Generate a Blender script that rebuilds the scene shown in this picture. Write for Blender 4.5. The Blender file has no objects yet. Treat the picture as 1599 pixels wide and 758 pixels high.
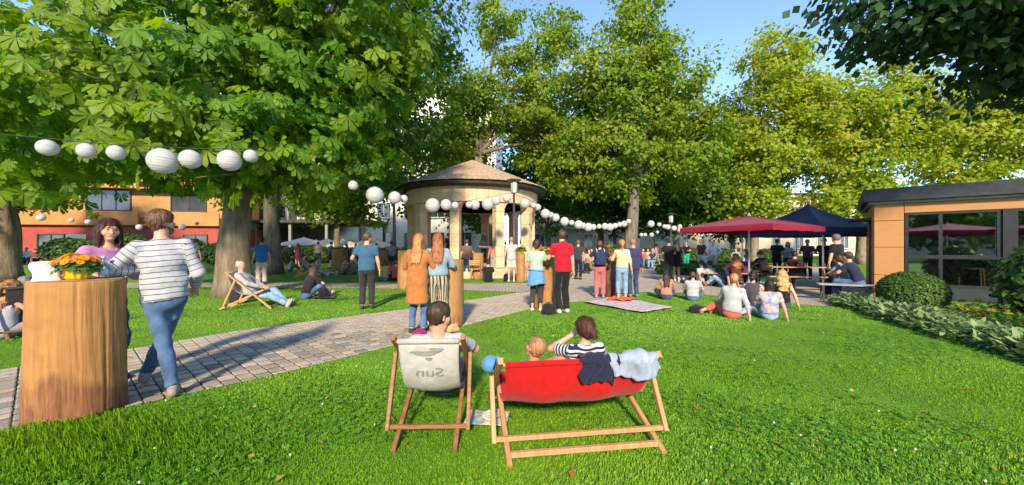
import bpy, math, random
import numpy as np
from mathutils import Vector, Matrix

random.seed(7)
RNG = np.random.default_rng(11)
SC = bpy.context.scene
COL = SC.collection
R = math.radians
PI = math.pi

# ------------------------------------------------------------------ camera, sky, sun, exposure
CAMH, FPX, CX, HY = 1.45, 580.0, 800.0, 385.0          # photograph is 1599 x 758 pixels
cam_d = bpy.data.cameras.new('camera')
cam = bpy.data.objects.new('camera', cam_d); COL.objects.link(cam)
cam.location = (0, 0, CAMH); cam.rotation_euler = (R(90), 0, 0)
cam_d.sensor_width = 36; cam_d.lens = 36 * FPX / 1599
cam_d.shift_y = 6.0 / 1599
cam_d.clip_start = 0.05; cam_d.clip_end = 600
SC.camera = cam

SUN_EL, SUN_AZ = 28.0, 181.0      # azimuth clockwise from +Y: behind the camera, to the left
SUNV = Vector((math.sin(R(SUN_AZ)) * math.cos(R(SUN_EL)), math.cos(R(SUN_AZ)) * math.cos(R(SUN_EL)), math.sin(R(SUN_EL))))
world = bpy.data.worlds.new('World'); SC.world = world; world.use_nodes = True
wn = world.node_tree.nodes; wl = world.node_tree.links
sky = wn.new('ShaderNodeTexSky'); sky.sky_type = 'NISHITA'; sky.sun_disc = False
sky.sun_elevation = R(SUN_EL); sky.sun_rotation = R(SUN_AZ); sky.air_density = 0.62; sky.dust_density = 0.0; sky.ozone_density = 2.0
wn['Background'].inputs['Strength'].default_value = 0.12
wl.new(sky.outputs[0], wn['Background'].inputs['Color'])
sun_d = bpy.data.lights.new('sun', 'SUN'); sun = bpy.data.objects.new('sun', sun_d); COL.objects.link(sun)
sun_d.energy = 2.1; sun_d.angle = R(4.5); sun_d.color = (1.0, 0.84, 0.60)
sun.rotation_euler = SUNV.to_track_quat('Z', 'Y').to_euler()
SC.view_settings.view_transform = 'Standard'; SC.view_settings.look = 'None'
SC.view_settings.exposure = 2.0; SC.view_settings.gamma = 1.0

def D(y): return FPX * CAMH / (y - HY)                  # ground distance seen at pixel row y
def G(x, y, z=0.0):
    d = FPX * (CAMH - z) / (y - HY); return Vector(((x - CX) / FPX * d, d, z))
def at(x, y, d): return Vector(((x - CX) / FPX * d, d, CAMH - (y - HY) / FPX * d))

# ------------------------------------------------------------------ materials
def _new(name):
    m = bpy.data.materials.new(name); m.use_nodes = True
    nt = m.node_tree; return m, nt, nt.nodes, nt.links, nt.nodes['Principled BSDF']
def c4(c): return (c[0], c[1], c[2], 1)
_mc = {}
def mat(name, c1, c2=None, scale=6.0, rough=0.75, bump=0.0, bscale=None, stretch=(1, 1, 1), metal=0.0, detail=5.0, lo=0.35, hi=0.65, coord='Object', spec=0.35):
    if name in _mc: return _mc[name]
    m, nt, N, L, b = _new(name)
    b.inputs['Roughness'].default_value = rough; b.inputs['Metallic'].default_value = metal
    b.inputs['Specular IOR Level'].default_value = spec
    c2 = c2 or tuple(v * 0.78 for v in c1)
    tc = N.new('ShaderNodeTexCoord'); mp = N.new('ShaderNodeMapping'); mp.inputs['Scale'].default_value = stretch
    L.new(tc.outputs[coord], mp.inputs[0])
    nz = N.new('ShaderNodeTexNoise'); nz.inputs['Scale'].default_value = scale; nz.inputs['Detail'].default_value = detail
    L.new(mp.outputs[0], nz.inputs['Vector'])
    rp = N.new('ShaderNodeValToRGB'); rp.color_ramp.elements[0].position = lo; rp.color_ramp.elements[1].position = hi
    rp.color_ramp.elements[0].color = c4(c1); rp.color_ramp.elements[1].color = c4(c2)
    L.new(nz.outputs['Fac'], rp.inputs[0]); L.new(rp.outputs[0], b.inputs['Base Color'])
    if bump:
        n2 = nz
        if bscale:
            n2 = N.new('ShaderNodeTexNoise'); n2.inputs['Scale'].default_value = bscale; n2.inputs['Detail'].default_value = 6
            L.new(mp.outputs[0], n2.inputs['Vector'])
        bp = N.new('ShaderNodeBump'); bp.inputs['Strength'].default_value = bump; bp.inputs['Distance'].default_value = 0.02
        L.new(n2.outputs['Fac'], bp.inputs['Height']); L.new(bp.outputs[0], b.inputs['Normal'])
    _mc[name] = m; return m

def leafmat(name, cols, trans=0.35, rough=0.5, patch=0.0, psc=0.5, pcol=None):
    """per-leaf colour from the face attribute rnd, light passing through the blade"""
    m, nt, N, L, b = _new(name)
    a = N.new('ShaderNodeAttribute'); a.attribute_name = 'rnd'
    rp = N.new('ShaderNodeValToRGB'); el = rp.color_ramp.elements
    el[0].color = c4(cols[0]); el[1].color = c4(cols[-1])
    for i, c in enumerate(cols[1:-1]):
        e = el.new((i + 1) / (len(cols) - 1)); e.color = c4(c)
    L.new(a.outputs['Fac'], rp.inputs[0]); out = rp.outputs[0]
    if patch:
        tc = N.new('ShaderNodeTexCoord'); nz = N.new('ShaderNodeTexNoise'); nz.inputs['Scale'].default_value = psc; nz.inputs['Detail'].default_value = 3
        L.new(tc.outputs['Object'], nz.inputs['Vector'])
        r2 = N.new('ShaderNodeValToRGB'); r2.color_ramp.elements[0].position = .42; r2.color_ramp.elements[1].position = .66
        r2.color_ramp.elements[1].color = (patch, patch, patch, 1); L.new(nz.outputs['Fac'], r2.inputs[0])
        mx = N.new('ShaderNodeMix'); mx.data_type = 'RGBA'
        L.new(r2.outputs[0], mx.inputs[0]); L.new(out, mx.inputs[6]); mx.inputs[7].default_value = c4(pcol); out = mx.outputs[2]
    L.new(out, b.inputs['Base Color']); b.inputs['Roughness'].default_value = rough; b.inputs['Specular IOR Level'].default_value = 0.3
    if trans:
        t = N.new('ShaderNodeBsdfTranslucent'); g = N.new('ShaderNodeMixRGB') if False else N.new('ShaderNodeHueSaturation')
        g.inputs['Saturation'].default_value = 1.1; g.inputs['Value'].default_value = 1.5
        L.new(out, g.inputs['Color']); L.new(g.outputs[0], t.inputs['Color'])
        ms = N.new('ShaderNodeMixShader'); ms.inputs[0].default_value = trans
        L.new(b.outputs[0], ms.inputs[1]); L.new(t.outputs[0], ms.inputs[2]); L.new(ms.outputs[0], N['Material Output'].inputs['Surface'])
    return m

def glassmat(name, tint=(0.75, 0.8, 0.8), refl=0.35):
    m, nt, N, L, b = _new(name)
    tr = N.new('ShaderNodeBsdfTransparent'); tr.inputs[0].default_value = c4(tint)
    gl = N.new('ShaderNodeBsdfGlossy'); gl.inputs['Roughness'].default_value = 0.02; gl.inputs[0].default_value = (.9, .95, 1, 1)
    ms = N.new('ShaderNodeMixShader'); ms.inputs[0].default_value = refl
    L.new(tr.outputs[0], ms.inputs[1]); L.new(gl.outputs[0], ms.inputs[2]); L.new(ms.outputs[0], N['Material Output'].inputs['Surface'])
    return m

def clothmat(spec):
    """spec: an (r,g,b) colour, or ('stripe', base, line, period, share, axis) or ('print', c1, c2, c3)"""
    key = 'cloth' + repr(spec)
    if key in _mc: return _mc[key]
    m, nt, N, L, b = _new('cloth_%d' % len(_mc))
    b.inputs['Roughness'].default_value = 0.88; b.inputs['Specular IOR Level'].default_value = 0.15
    b.inputs['Sheen Weight'].default_value = 0.12
    tc = N.new('ShaderNodeTexCoord')
    nz = N.new('ShaderNodeTexNoise'); nz.inputs['Scale'].default_value = 14; nz.inputs['Detail'].default_value = 6; nz.inputs['Distortion'].default_value = .6
    L.new(tc.outputs['Object'], nz.inputs['Vector'])
    hv = N.new('ShaderNodeMapRange'); hv.inputs['To Min'].default_value = .55; hv.inputs['To Max'].default_value = 1.05
    L.new(nz.outputs['Fac'], hv.inputs['Value'])
    if spec[0] == 'stripe':
        _, c1, c2, per, share, ax = spec
        a = N.new('ShaderNodeAttribute'); a.attribute_name = 'along' if ax == 'v' else 'around'
        n2 = N.new('ShaderNodeTexNoise'); n2.inputs['Scale'].default_value = 5; L.new(tc.outputs['Object'], n2.inputs['Vector'])
        ad = N.new('ShaderNodeMath'); ad.operation = 'MULTIPLY_ADD'; ad.inputs[1].default_value = .028 if ax == 'v' else .02; L.new(n2.outputs['Fac'], ad.inputs[0]); L.new(a.outputs['Fac'], ad.inputs[2])
        dv = N.new('ShaderNodeMath'); dv.operation = 'DIVIDE'; dv.inputs[1].default_value = per; L.new(ad.outputs[0], dv.inputs[0])
        fr = N.new('ShaderNodeMath'); fr.operation = 'FRACT'; L.new(dv.outputs[0], fr.inputs[0])
        lt = N.new('ShaderNodeMath'); lt.operation = 'LESS_THAN'; lt.inputs[1].default_value = share; L.new(fr.outputs[0], lt.inputs[0])
        mx = N.new('ShaderNodeMix'); mx.data_type = 'RGBA'; L.new(lt.outputs[0], mx.inputs[0]); mx.inputs[6].default_value = c4(c1); mx.inputs[7].default_value = c4(c2); col = mx.outputs[2]
    elif spec[0] == 'print':
        vo = N.new('ShaderNodeTexVoronoi'); vo.inputs['Scale'].default_value = 16; L.new(tc.outputs['Object'], vo.inputs['Vector'])
        sp = N.new('ShaderNodeSeparateColor'); L.new(vo.outputs['Color'], sp.inputs[0])
        rp = N.new('ShaderNodeValToRGB'); rp.color_ramp.interpolation = 'CONSTANT'
        for i, c in enumerate(spec[1:]):
            e = rp.color_ramp.elements[i] if i < 2 else rp.color_ramp.elements.new(i / (len(spec) - 1)); e.position = i / (len(spec) - 1); e.color = c4(c)
        L.new(sp.outputs[0], rp.inputs[0]); col = rp.outputs[0]
    elif spec[0] == 'jeans':
        n2 = N.new('ShaderNodeTexNoise'); n2.inputs['Scale'].default_value = 4.5; n2.inputs['Detail'].default_value = 4; L.new(tc.outputs['Object'], n2.inputs['Vector'])
        rp = N.new('ShaderNodeValToRGB'); rp.color_ramp.elements[0].position = .36; rp.color_ramp.elements[1].position = .66
        rp.color_ramp.elements[0].color = c4(spec[1]); rp.color_ramp.elements[1].color = c4(tuple(min(1, v * 1.9 + .02) for v in spec[1]))
        L.new(n2.outputs['Fac'], rp.inputs[0]); col = rp.outputs[0]
    else:
        rgb = N.new('ShaderNodeRGB'); rgb.outputs[0].default_value = c4(spec); col = rgb.outputs[0]
    hs = N.new('ShaderNodeHueSaturation'); L.new(hv.outputs[0], hs.inputs['Value']); L.new(col, hs.inputs['Color']); L.new(hs.outputs[0], b.inputs['Base Color'])
    bp = N.new('ShaderNodeBump'); bp.inputs['Strength'].default_value = .35; bp.inputs['Distance'].default_value = .02
    L.new(nz.outputs['Fac'], bp.inputs['Height']); L.new(bp.outputs[0], b.inputs['Normal'])
    _mc[key] = m; return m

# ------------------------------------------------------------------ mesh helpers
def link(name, me, m=None, parent=None, smooth=False):
    o = bpy.data.objects.new(name, me); COL.objects.link(o)
    if m is not None and len(me.materials) == 0: me.materials.append(m)
    if parent is not None: o.parent = parent
    if smooth and len(me.polygons): me.polygons.foreach_set('use_smooth', np.ones(len(me.polygons), bool))
    return o
def mesh_np(name, V, F, attrs=None):
    V = np.asarray(V, np.float32); F = np.asarray(F, np.int32); n, k = F.shape
    me = bpy.data.meshes.new(name); me.vertices.add(len(V)); me.vertices.foreach_set('co', V.ravel())
    me.loops.add(n * k); me.loops.foreach_set('vertex_index', F.ravel())
    me.polygons.add(n); me.polygons.foreach_set('loop_start', np.arange(0, n * k, k, dtype=np.int32))
    me.update(calc_edges=True)
    for nm, (dom, arr) in (attrs or {}).items():
        at_ = me.attributes.new(nm, 'FLOAT', dom); at_.data.foreach_set('value', np.asarray(arr, np.float32))
    return me
def onp(name, V, F, m, parent=None, smooth=False, attrs=None):
    return link(name, mesh_np(name, V, F, attrs), m, parent, smooth)
def tag(o, label=None, cat=None, group=None, kind=None):
    if label: o['label'] = label
    if cat: o['category'] = cat
    if group: o['group'] = group
    if kind: o['kind'] = kind
    return o
def empty(name, loc=(0, 0, 0), rz=0.0, label=None, cat=None, group=None):
    o = bpy.data.objects.new(name, None); COL.objects.link(o); o.location = loc; o.rotation_euler = (0, 0, rz)
    return tag(o, label, cat, group)
def copy_tree(o, parent=None):
    c = o.copy(); COL.objects.link(c); c.parent = parent
    for ch in list(o.children): copy_tree(ch, c)
    return c

class MB:
    def __init__(s): s.v = []; s.f = []
    def add(s, v, f):
        n = len(s.v); s.v += [tuple(p) for p in v]; s.f += [tuple(i + n for i in q) for q in f]; return s
    def box(s, c, size, rz=0.0, bev=0.0):
        hx, hy, hz = [t / 2 for t in size]
        ca, sa = math.cos(rz), math.sin(rz)
        if bev:
            b = min(bev, hx * .9, hy * .9, hz * .9); pts = []; 
            for sx in (-1, 1):
                for sy in (-1, 1):
                    for sz in (-1, 1):
                        pts += [(sx * hx, sy * (hy - b), sz * (hz - b)), (sx * (hx - b), sy * hy, sz * (hz - b)), (sx * (hx - b), sy * (hy - b), sz * hz)]
            idx = lambda x, y, z, k: ((x > 0) * 4 + (y > 0) * 2 + (z > 0)) * 3 + k
            f = []
            for sg in (-1, 1):
                q = [idx(sg, -1, -1, 0), idx(sg, 1, -1, 0), idx(sg, 1, 1, 0), idx(sg, -1, 1, 0)]; f.append(q if sg > 0 else q[::-1])
                q = [idx(-1, sg, -1, 1), idx(-1, sg, 1, 1), idx(1, sg, 1, 1), idx(1, sg, -1, 1)]; f.append(q if sg > 0 else q[::-1])
                q = [idx(-1, -1, sg, 2), idx(1, -1, sg, 2), idx(1, 1, sg, 2), idx(-1, 1, sg, 2)]; f.append(q if sg > 0 else q[::-1])
            for a in (-1, 1):
                for bb in (-1, 1):
                    q = [idx(a, bb, -1, 0), idx(a, bb, -1, 1), idx(a, bb, 1, 1), idx(a, bb, 1, 0)]; f.append(q if a * bb > 0 else q[::-1])
                    q = [idx(a, -1, bb, 0), idx(a, 1, bb, 0), idx(a, 1, bb, 2), idx(a, -1, bb, 2)]; f.append(q if a * bb > 0 else q[::-1])
                    q = [idx(-1, a, bb, 1), idx(-1, a, bb, 2), idx(1, a, bb, 2), idx(1, a, bb, 1)]; f.append(q if a * bb > 0 else q[::-1])
                    for cc in (-1, 1):
                        q = [idx(a, bb, cc, 0), idx(a, bb, cc, 1), idx(a, bb, cc, 2)]; f.append(q if a * bb * cc > 0 else q[::-1])
        else:
            pts = [(x, y, z) for x in (-hx, hx) for y in (-hy, hy) for z in (-hz, hz)]
            f = [(0, 1, 3, 2), (4, 6, 7, 5), (0, 4, 5, 1), (2, 3, 7, 6), (0, 2, 6, 4), (1, 5, 7, 3)]
        return s.add([(c[0] + ca * x - sa * y, c[1] + sa * x + ca * y, c[2] + z) for x, y, z in pts], f)
    def bar(s, a, b, w, t=None, up=(0, 0, 1)):
        """a squared timber from a to b"""
        a, b = Vector(a), Vector(b); ax = (b - a).normalized(); t = t or w
        sd = ax.cross(Vector(up)); sd = sd.normalized() if sd.length > 1e-4 else Vector((1, 0, 0)); u2 = sd.cross(ax)
        e = .12 * min(w, t); prof = [(-w/2, -t/2+e), (-w/2+e, -t/2), (w/2-e, -t/2), (w/2, -t/2+e), (w/2, t/2-e), (w/2-e, t/2), (-w/2+e, t/2), (-w/2, t/2-e)]
        v = [p + sd * x + u2 * y for p in (a, b) for x, y in prof]
        f = [(i, (i + 1) % 8, 8 + (i + 1) % 8, 8 + i) for i in range(8)] + [tuple(range(7, -1, -1)), tuple(range(8, 16))]
        return s.add(v, f)
    def tube(s, pts, rad, n=8, cap=True, flat=1.0):
        pts = [Vector(p) for p in pts]; rad = rad if hasattr(rad, '__len__') else [rad] * len(pts)
        v = []; f = []; u = None
        for i, p in enumerate(pts):
            d = (pts[min(i + 1, len(pts) - 1)] - pts[max(i - 1, 0)]).normalized()
            if u is None: u = d.orthogonal().normalized()
            u = (u - d * u.dot(d)).normalized(); w = d.cross(u)
            v += [p + (u * math.cos(2 * PI * k / n) + w * math.sin(2 * PI * k / n) * flat) * rad[i] for k in range(n)]
        for i in range(len(pts) - 1):
            f += [(i * n + k, i * n + (k + 1) % n, (i + 1) * n + (k + 1) % n, (i + 1) * n + k) for k in range(n)]
        if cap: f += [tuple(range(n - 1, -1, -1)), tuple(range((len(pts) - 1) * n, len(pts) * n))]
        return s.add(v, f)
    def lathe(s, prof, n=24, c=(0, 0, 0), fn=None):
        v = []; f = []
        for j, (r, z) in enumerate(prof):
            for k in range(n):
                a = 2 * PI * k / n; rr = r * (fn(a, z) if fn else 1)
                v.append((c[0] + rr * math.cos(a), c[1] + rr * math.sin(a), c[2] + z))
        for j in range(len(prof) - 1):
            f += [(j * n + k, j * n + (k + 1) % n, (j + 1) * n + (k + 1) % n, (j + 1) * n + k) for k in range(n)]
        f += [tuple(range(n - 1, -1, -1)), tuple(range((len(prof) - 1) * n, len(prof) * n))]
        return s.add(v, f)
    def poly(s, pts): return s.add(pts, [tuple(range(len(pts)))])
    def prism(s, pts, z0, z1):
        n = len(pts); v = [(x, y, z0) for x, y in pts] + [(x, y, z1) for x, y in pts]
        return s.add(v, [tuple(range(n - 1, -1, -1)), tuple(range(n, 2 * n))] + [(i, (i + 1) % n, n + (i + 1) % n, n + i) for i in range(n)])
    def grid(s, P):
        """P[i][j] points -> sheet"""
        a, b = len(P), len(P[0])
        return s.add([p for row in P for p in row], [(i * b + j, i * b + j + 1, (i + 1) * b + j + 1, (i + 1) * b + j) for i in range(a - 1) for j in range(b - 1)])
    def build(s, name, m, parent=None, smooth=False):
        me = bpy.data.meshes.new(name); me.from_pydata(s.v, [], s.f); me.update()
        return link(name, me, m, parent, smooth)
def sheet(s_pts, th):
    """grid of points -> sheet with thickness th along -normal approx (solid)"""
    P = np.array(s_pts, float); du = np.gradient(P, axis=0); dv = np.gradient(P, axis=1)
    n = np.cross(du, dv); n /= np.linalg.norm(n, axis=2, keepdims=True) + 1e-9
    Q = P - n * th; mb = MB(); a, b = P.shape[:2]
    mb.grid(P.tolist()); n0 = len(mb.v); mb.grid(Q.tolist())
    k = (a - 1) * (b - 1); mb.f[k:] = [q[::-1] for q in mb.f[k:]]
    rim = [(0, j) for j in range(b)] + [(i, b - 1) for i in range(1, a)] + [(a - 1, j) for j in range(b - 2, -1, -1)] + [(i, 0) for i in range(a - 2, 0, -1)]
    ids = [i * b + j for i, j in rim]
    mb.f += [(ids[t], n0 + ids[t], n0 + ids[(t + 1) % len(ids)], ids[(t + 1) % len(ids)]) for t in range(len(ids))]
    return mb

def nrm(a): return a / (np.linalg.norm(a, axis=-1, keepdims=True) + 1e-9)
def scatter(TV, TF, pos, ax, ay, az, sc):
    """copy a small template to many places: returns V, F"""
    TV = np.asarray(TV, np.float32); TF = np.asarray(TF, np.int32); n = len(pos); k = len(TV)
    sc = np.broadcast_to(np.asarray(sc, np.float32), (n,))[:, None, None]
    V = pos[:, None, :] + sc * (TV[None, :, 0:1] * ax[:, None, :] + TV[None, :, 1:2] * ay[:, None, :] + TV[None, :, 2:3] * az[:, None, :])
    F = TF[None] + (np.arange(n, dtype=np.int32) * k)[:, None, None]
    return V.reshape(-1, 3), F.reshape(-1, TF.shape[1])
def frames(nrmv, dirv):
    """az = normal, ay = direction projected on the leaf plane, ax = across"""
    az = nrm(nrmv); ay = nrm(dirv - az * np.sum(dirv * az, 1, keepdims=True)); return np.cross(ay, az), ay, az

def in_poly(px, py, poly):
    c = np.zeros(len(px), bool); n = len(poly)
    for i in range(n):
        x1, y1 = poly[i]; x2, y2 = poly[(i + 1) % n]
        m = ((y1 > py) != (y2 > py)) & (px < (x2 - x1) * (py - y1) / ((y2 - y1) or 1e-9) + x1); c ^= m
    return c

# ------------------------------------------------------------------ ground, paths, plaza
m_lawn = mat('lawn_soil', (.07, .18, .008), (.11, .24, .012), scale=1.6, rough=.95, bump=.5, bscale=60)
m_stone = mat('paver_stone', (.355, .295, .23), (.46, .39, .31), scale=4, rough=.85, bump=.3, bscale=45)
m_stone2 = mat('paver_stone_grey', (.29, .26, .22), (.39, .345, .295), scale=4, rough=.85, bump=.3, bscale=45)
m_stone3 = mat('paver_stone_pink', (.40, .31, .23), (.49, .395, .30), scale=4, rough=.85, bump=.3, bscale=45)
m_joint = mat('joint_sand', (.05, .042, .03), (.045, .055, .02), scale=5, rough=.95)
lawn = MB().poly([(-400, -60, 0), (400, -60, 0), (400, 450, 0), (-400, 450, 0)]).build('lawn', m_lawn); tag(lawn, kind='structure')

NE = [(-5.9, .9), (-4.0, 2.8), (-2.72, 4.12), (-1.70, 5.45), (-.73, 7.0), (.75, 9.05), (2.3, 10.6)]
FE = [(-8.2, 2.4), (-6.0, 4.35), (-5.3, 5.35), (-4.7, 6.4), (-2.40, 8.6), (.05, 11.4), (1.2, 12.6)]
PATH = NE + FE[::-1]
PLAZA = [(.55, 9.1), (2.2, 9.95), (4.1, 11.7), (5.5, 11.5), (6.5, 10.0), (7.5, 9.0), (9.2, 9.4), (14, 13), (22, 28), (-6, 24.5), (-6.2, 17.4), (-3, 16.6), (.2, 16.4), (1.5, 15.0), (.6, 12.0)]
CROSS = [(.3, 11.7), (-3, 12.55), (-7, 12.9), (-26, 12.9), (-26, 14.7), (-7, 14.7), (-2, 14.4), (1.2, 14.6), (1.4, 13.2)]
bed = MB().poly([(x, y, .001) for x, y in PATH]).build('path', m_joint); tag(bed, kind='structure')

def pavemat(name, c1, c2, brick=(5, 5), mortar=(.09, .08, .065)):
    m, nt, N, L, b = _new(name); tc = N.new('ShaderNodeTexCoord')
    br = N.new('ShaderNodeTexBrick'); br.inputs['Scale'].default_value = 1.0; br.inputs['Brick Width'].default_value = .22; br.inputs['Row Height'].default_value = .2
    br.inputs['Mortar Size'].default_value = .012; br.inputs['Color1'].default_value = c4(c1); br.inputs['Color2'].default_value = c4(c2); br.inputs['Mortar'].default_value = c4(mortar)
    L.new(tc.outputs['Object'], br.inputs['Vector'])
    nz = N.new('ShaderNodeTexNoise'); nz.inputs['Scale'].default_value = .9; nz.inputs['Detail'].default_value = 6; L.new(tc.outputs['Object'], nz.inputs['Vector'])
    mr = N.new('ShaderNodeMapRange'); mr.inputs['To Min'].default_value = .7; mr.inputs['To Max'].default_value = 1.3; L.new(nz.outputs['Fac'], mr.inputs['Value'])
    hs = N.new('ShaderNodeHueSaturation'); L.new(br.outputs[0], hs.inputs['Color']); L.new(mr.outputs[0], hs.inputs['Value']); L.new(hs.outputs[0], b.inputs['Base Color'])
    bp = N.new('ShaderNodeBump'); bp.inputs['Strength'].default_value = .5; bp.inputs['Distance'].default_value = .01
    L.new(br.outputs['Fac'], bp.inputs['Height']); bp.invert = True; L.new(bp.outputs[0], b.inputs['Normal']); b.inputs['Roughness'].default_value = .9
    return m
plaza = MB().poly([(x, y, .007) for x, y in PLAZA]).build('plaza', pavemat('plaza_paving', (.36, .31, .25), (.42, .36, .29), mortar=(.26, .22, .17))); tag(plaza, kind='structure')
cross = MB().poly([(x, y, .011) for x, y in CROSS]).build('crossing_path', pavemat('cross_paving', (.37, .31, .24), (.45, .38, .30))); tag(cross, kind='structure')

def polyline(pts, n):
    p = np.array(pts); s = np.r_[0, np.cumsum(np.linalg.norm(np.diff(p, axis=0), axis=1))]; t = np.linspace(0, s[-1], n)
    # smooth a little
    q = np.stack([np.interp(t, s, p[:, 0]), np.interp(t, s, p[:, 1])], 1)
    for _ in range(30): q[1:-1] = .25 * q[:-2] + .5 * q[1:-1] + .25 * q[2:]
    return q
nrow = 86; E0 = polyline(NE, 400); E1 = polyline(FE, 400); rows = np.linspace(0, 399, nrow + 1)
pav = []
tmpl = MB(); tmpl.box((0, 0, 0), (1, 1, 1), bev=.07)
for i in range(nrow):
    def edge(E, r): return np.array([np.interp(r, np.arange(400), E[:, 0]), np.interp(r, np.arange(400), E[:, 1])])
    a0, a1, b0, b1 = edge(E0, rows[i]), edge(E0, rows[i + 1]), edge(E1, rows[i]), edge(E1, rows[i + 1])
    nc = max(8, int(np.linalg.norm(b0 - a0) / .19)); off = (i % 2) * .5
    cuts = [0] + [c for c in (np.arange(nc + 1) + off + RNG.normal(0, .05, nc + 1)) / (nc + .5) if .02 < c < .985] + [1]
    for u0, u1 in zip(cuts[:-1], cuts[1:]):
        q = [a0 + (b0 - a0) * u0, a0 + (b0 - a0) * u1, a1 + (b1 - a1) * u1, a1 + (b1 - a1) * u0]
        c = sum(q) / 4; pav.append((c, q))
pav.sort(key=lambda t: t[0][0] ** 2 + t[0][1] ** 2 + (60 if abs(t[0][0]) > 1.5 * t[0][1] + .3 else 0))
for mm in (m_stone, m_stone2, m_stone3):
    N, L = mm.node_tree.nodes, mm.node_tree.links; b = N['Principled BSDF']; src = b.inputs['Base Color'].links[0].from_socket; oi = N.new('ShaderNodeObjectInfo'); mr = N.new('ShaderNodeMapRange'); mr.inputs['To Min'].default_value = .62; mr.inputs['To Max'].default_value = 1.12; hs = N.new('ShaderNodeHueSaturation')
    L.new(oi.outputs['Random'], mr.inputs['Value']); L.new(mr.outputs[0], hs.inputs['Value']); L.new(src, hs.inputs['Color']); L.new(hs.outputs[0], b.inputs['Base Color'])
base_me = bpy.data.meshes.new('paver'); base_me.from_pydata(tmpl.v, [], tmpl.f)
pm = []
for mm in (m_stone, m_stone2, m_stone3):
    e = base_me.copy(); e.materials.append(mm); pm.append(e)
rest = MB()
for k, (c, q) in enumerate(pav):
    ex = (q[1] - q[0] + q[2] - q[3]) / 2; ey = (q[3] - q[0] + q[2] - q[1]) / 2
    lx, ly = np.linalg.norm(ex) - .036, np.linalg.norm(ey) - .013; rz = math.atan2(ex[1], ex[0]); h = .0065 + RNG.uniform(-.002, .002)
    if k < 300:
        o = link('paver', random.choice(pm), None, bed); o.location = (c[0], c[1], h - .02 + .003); o.scale = (lx, ly, .04); o.rotation_euler = (RNG.normal(0, .016), RNG.normal(0, .016), rz + RNG.normal(0, .03))
    else: rest.box((c[0], c[1], h - .02 + .003), (lx, ly, .04), rz, .006)
tag(rest.build('far_pavers', m_stone, bed), kind='stuff')

# ------------------------------------------------------------------ rotunda
m_sand = mat('sandstone', (.54, .36, .205), (.63, .445, .275), scale=2.2, rough=.85, bump=.15, bscale=30)
m_sand2 = mat('sandstone_pale', (.57, .39, .23), (.65, .475, .30), scale=2.2, rough=.85, bump=.15, bscale=30)
m_shingle = mat('roof_shingle', (.31, .22, .145), (.42, .31, .21), scale=7, rough=.9, bump=.6, bscale=28)
m_darkwood = mat('dark_eave', (.025, .02, .016), (.04, .032, .025), rough=.7)
RC = Vector((-2.15, 20.3, 0)); RR = 3.5
rot = empty('rotunda', RC, 0, 'round open sandstone pavilion with a shingled cone roof and square pillars', 'pavilion')
rot.scale = (.92, .92, 1.0)
for i, (rr, z0, z1) in enumerate(((4.05, 0.012, .15), (3.85, .15, .30), (3.65, .30, .45))):
    MB().lathe([(rr, z0), (rr, z1)], 48).build('step', m_sand, rot)
blk = MB().box((0, 0, 0), (1, 1, 1), bev=.02); bme = []
for mm in (m_sand, m_sand2):
    e = bpy.data.meshes.new('block'); e.from_pydata(blk.v, [], blk.f); e.materials.append(mm); bme.append(e)
PZ0, PZ1 = .45, 3.58
for k in range(10):
    a = R(-98 + 36 * k)            # angle in plan, -90 faces the camera
    cx, cy = RR * math.cos(a), RR * math.sin(a)
    core = MB().box((0, 0, (PZ0 + PZ1) / 2), (.42, .42, PZ1 - PZ0)).build('pillar', m_sand, rot); core.location = (cx, cy, 0); core.rotation_euler = (0, 0, a)
    n = 6; hh = (PZ1 - PZ0) / n
    for j in range(n):
        o = link('block', bme[(j + k) % 2], None, core); o.location = (0, 0, PZ0 + hh * (j + .5)); o.scale = (.46, .47 + .004 * (j % 2), hh - .012)
# lintel ring of upright blocks with shallow arches between the pillars
lint = MB().lathe([(3.28, 3.53), (3.78, 3.53), (3.78, 4.22), (3.28, 4.22), (3.28, 3.53)], 60).build('lintel', m_sand, rot)
seg = 40
vb = bpy.data.meshes.new('block'); a0 = PI / seg - .0022
w = MB().add([(r * math.cos(t), r * math.sin(t), z) for r in (3.7, 3.84) for t in (-a0, a0) for z in (3.51, 4.2)], [(0, 1, 3, 2), (4, 6, 7, 5), (0, 4, 5, 1), (2, 3, 7, 6), (0, 2, 6, 4), (1, 5, 7, 3)])
vbs = []
for mm in (m_sand, m_sand2):
    e = bpy.data.meshes.new('block'); e.from_pydata(w.v, [], w.f); e.materials.append(mm); vbs.append(e)
for k in range(seg):
    o = link('block', random.choice(vbs), None, lint); o.rotation_euler = (0, 0, 2 * PI * (k + .5) / seg)
# arch haunches where pillar meets lintel
for k in range(10):
    for s in (-1, 1):
        a = R(-98 + 36 * k); hm = MB(); pts = [(s * .25, 3.535), (s * .25, 3.22), (s * .32, 3.40), (s * .45, 3.49), (s * .58, 3.53)]
        if s < 0: pts = pts[::-1]
        n = len(pts)
        hm.add([(x, -.24, z) for x, z in pts] + [(x, .24, z) for x, z in pts], [tuple(range(n)), tuple(range(2 * n - 1, n - 1, -1))] + [(i, n + i, n + (i + 1) % n, (i + 1) % n) for i in range(n)])
        o = hm.build('arch_stone', m_sand, rot); o.location = (RR * math.cos(a), RR * math.sin(a), 0); o.rotation_euler = (0, 0, a + PI / 2)
roof = MB().lathe([(.01, 4.36), (4.12, 4.20), (4.26, 4.26), (4.28, 4.40), (4.16, 4.38), (3.2, 4.74), (1.8, 5.3), (.3, 5.9), (.04, 6.0)], 40)
roof = roof.build('roof', m_darkwood, rot)
sh = []; RV = []; 
cone = [(4.34, 4.42), (.06, 6.13)]
ncs = 26
mbs = MB()
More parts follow.
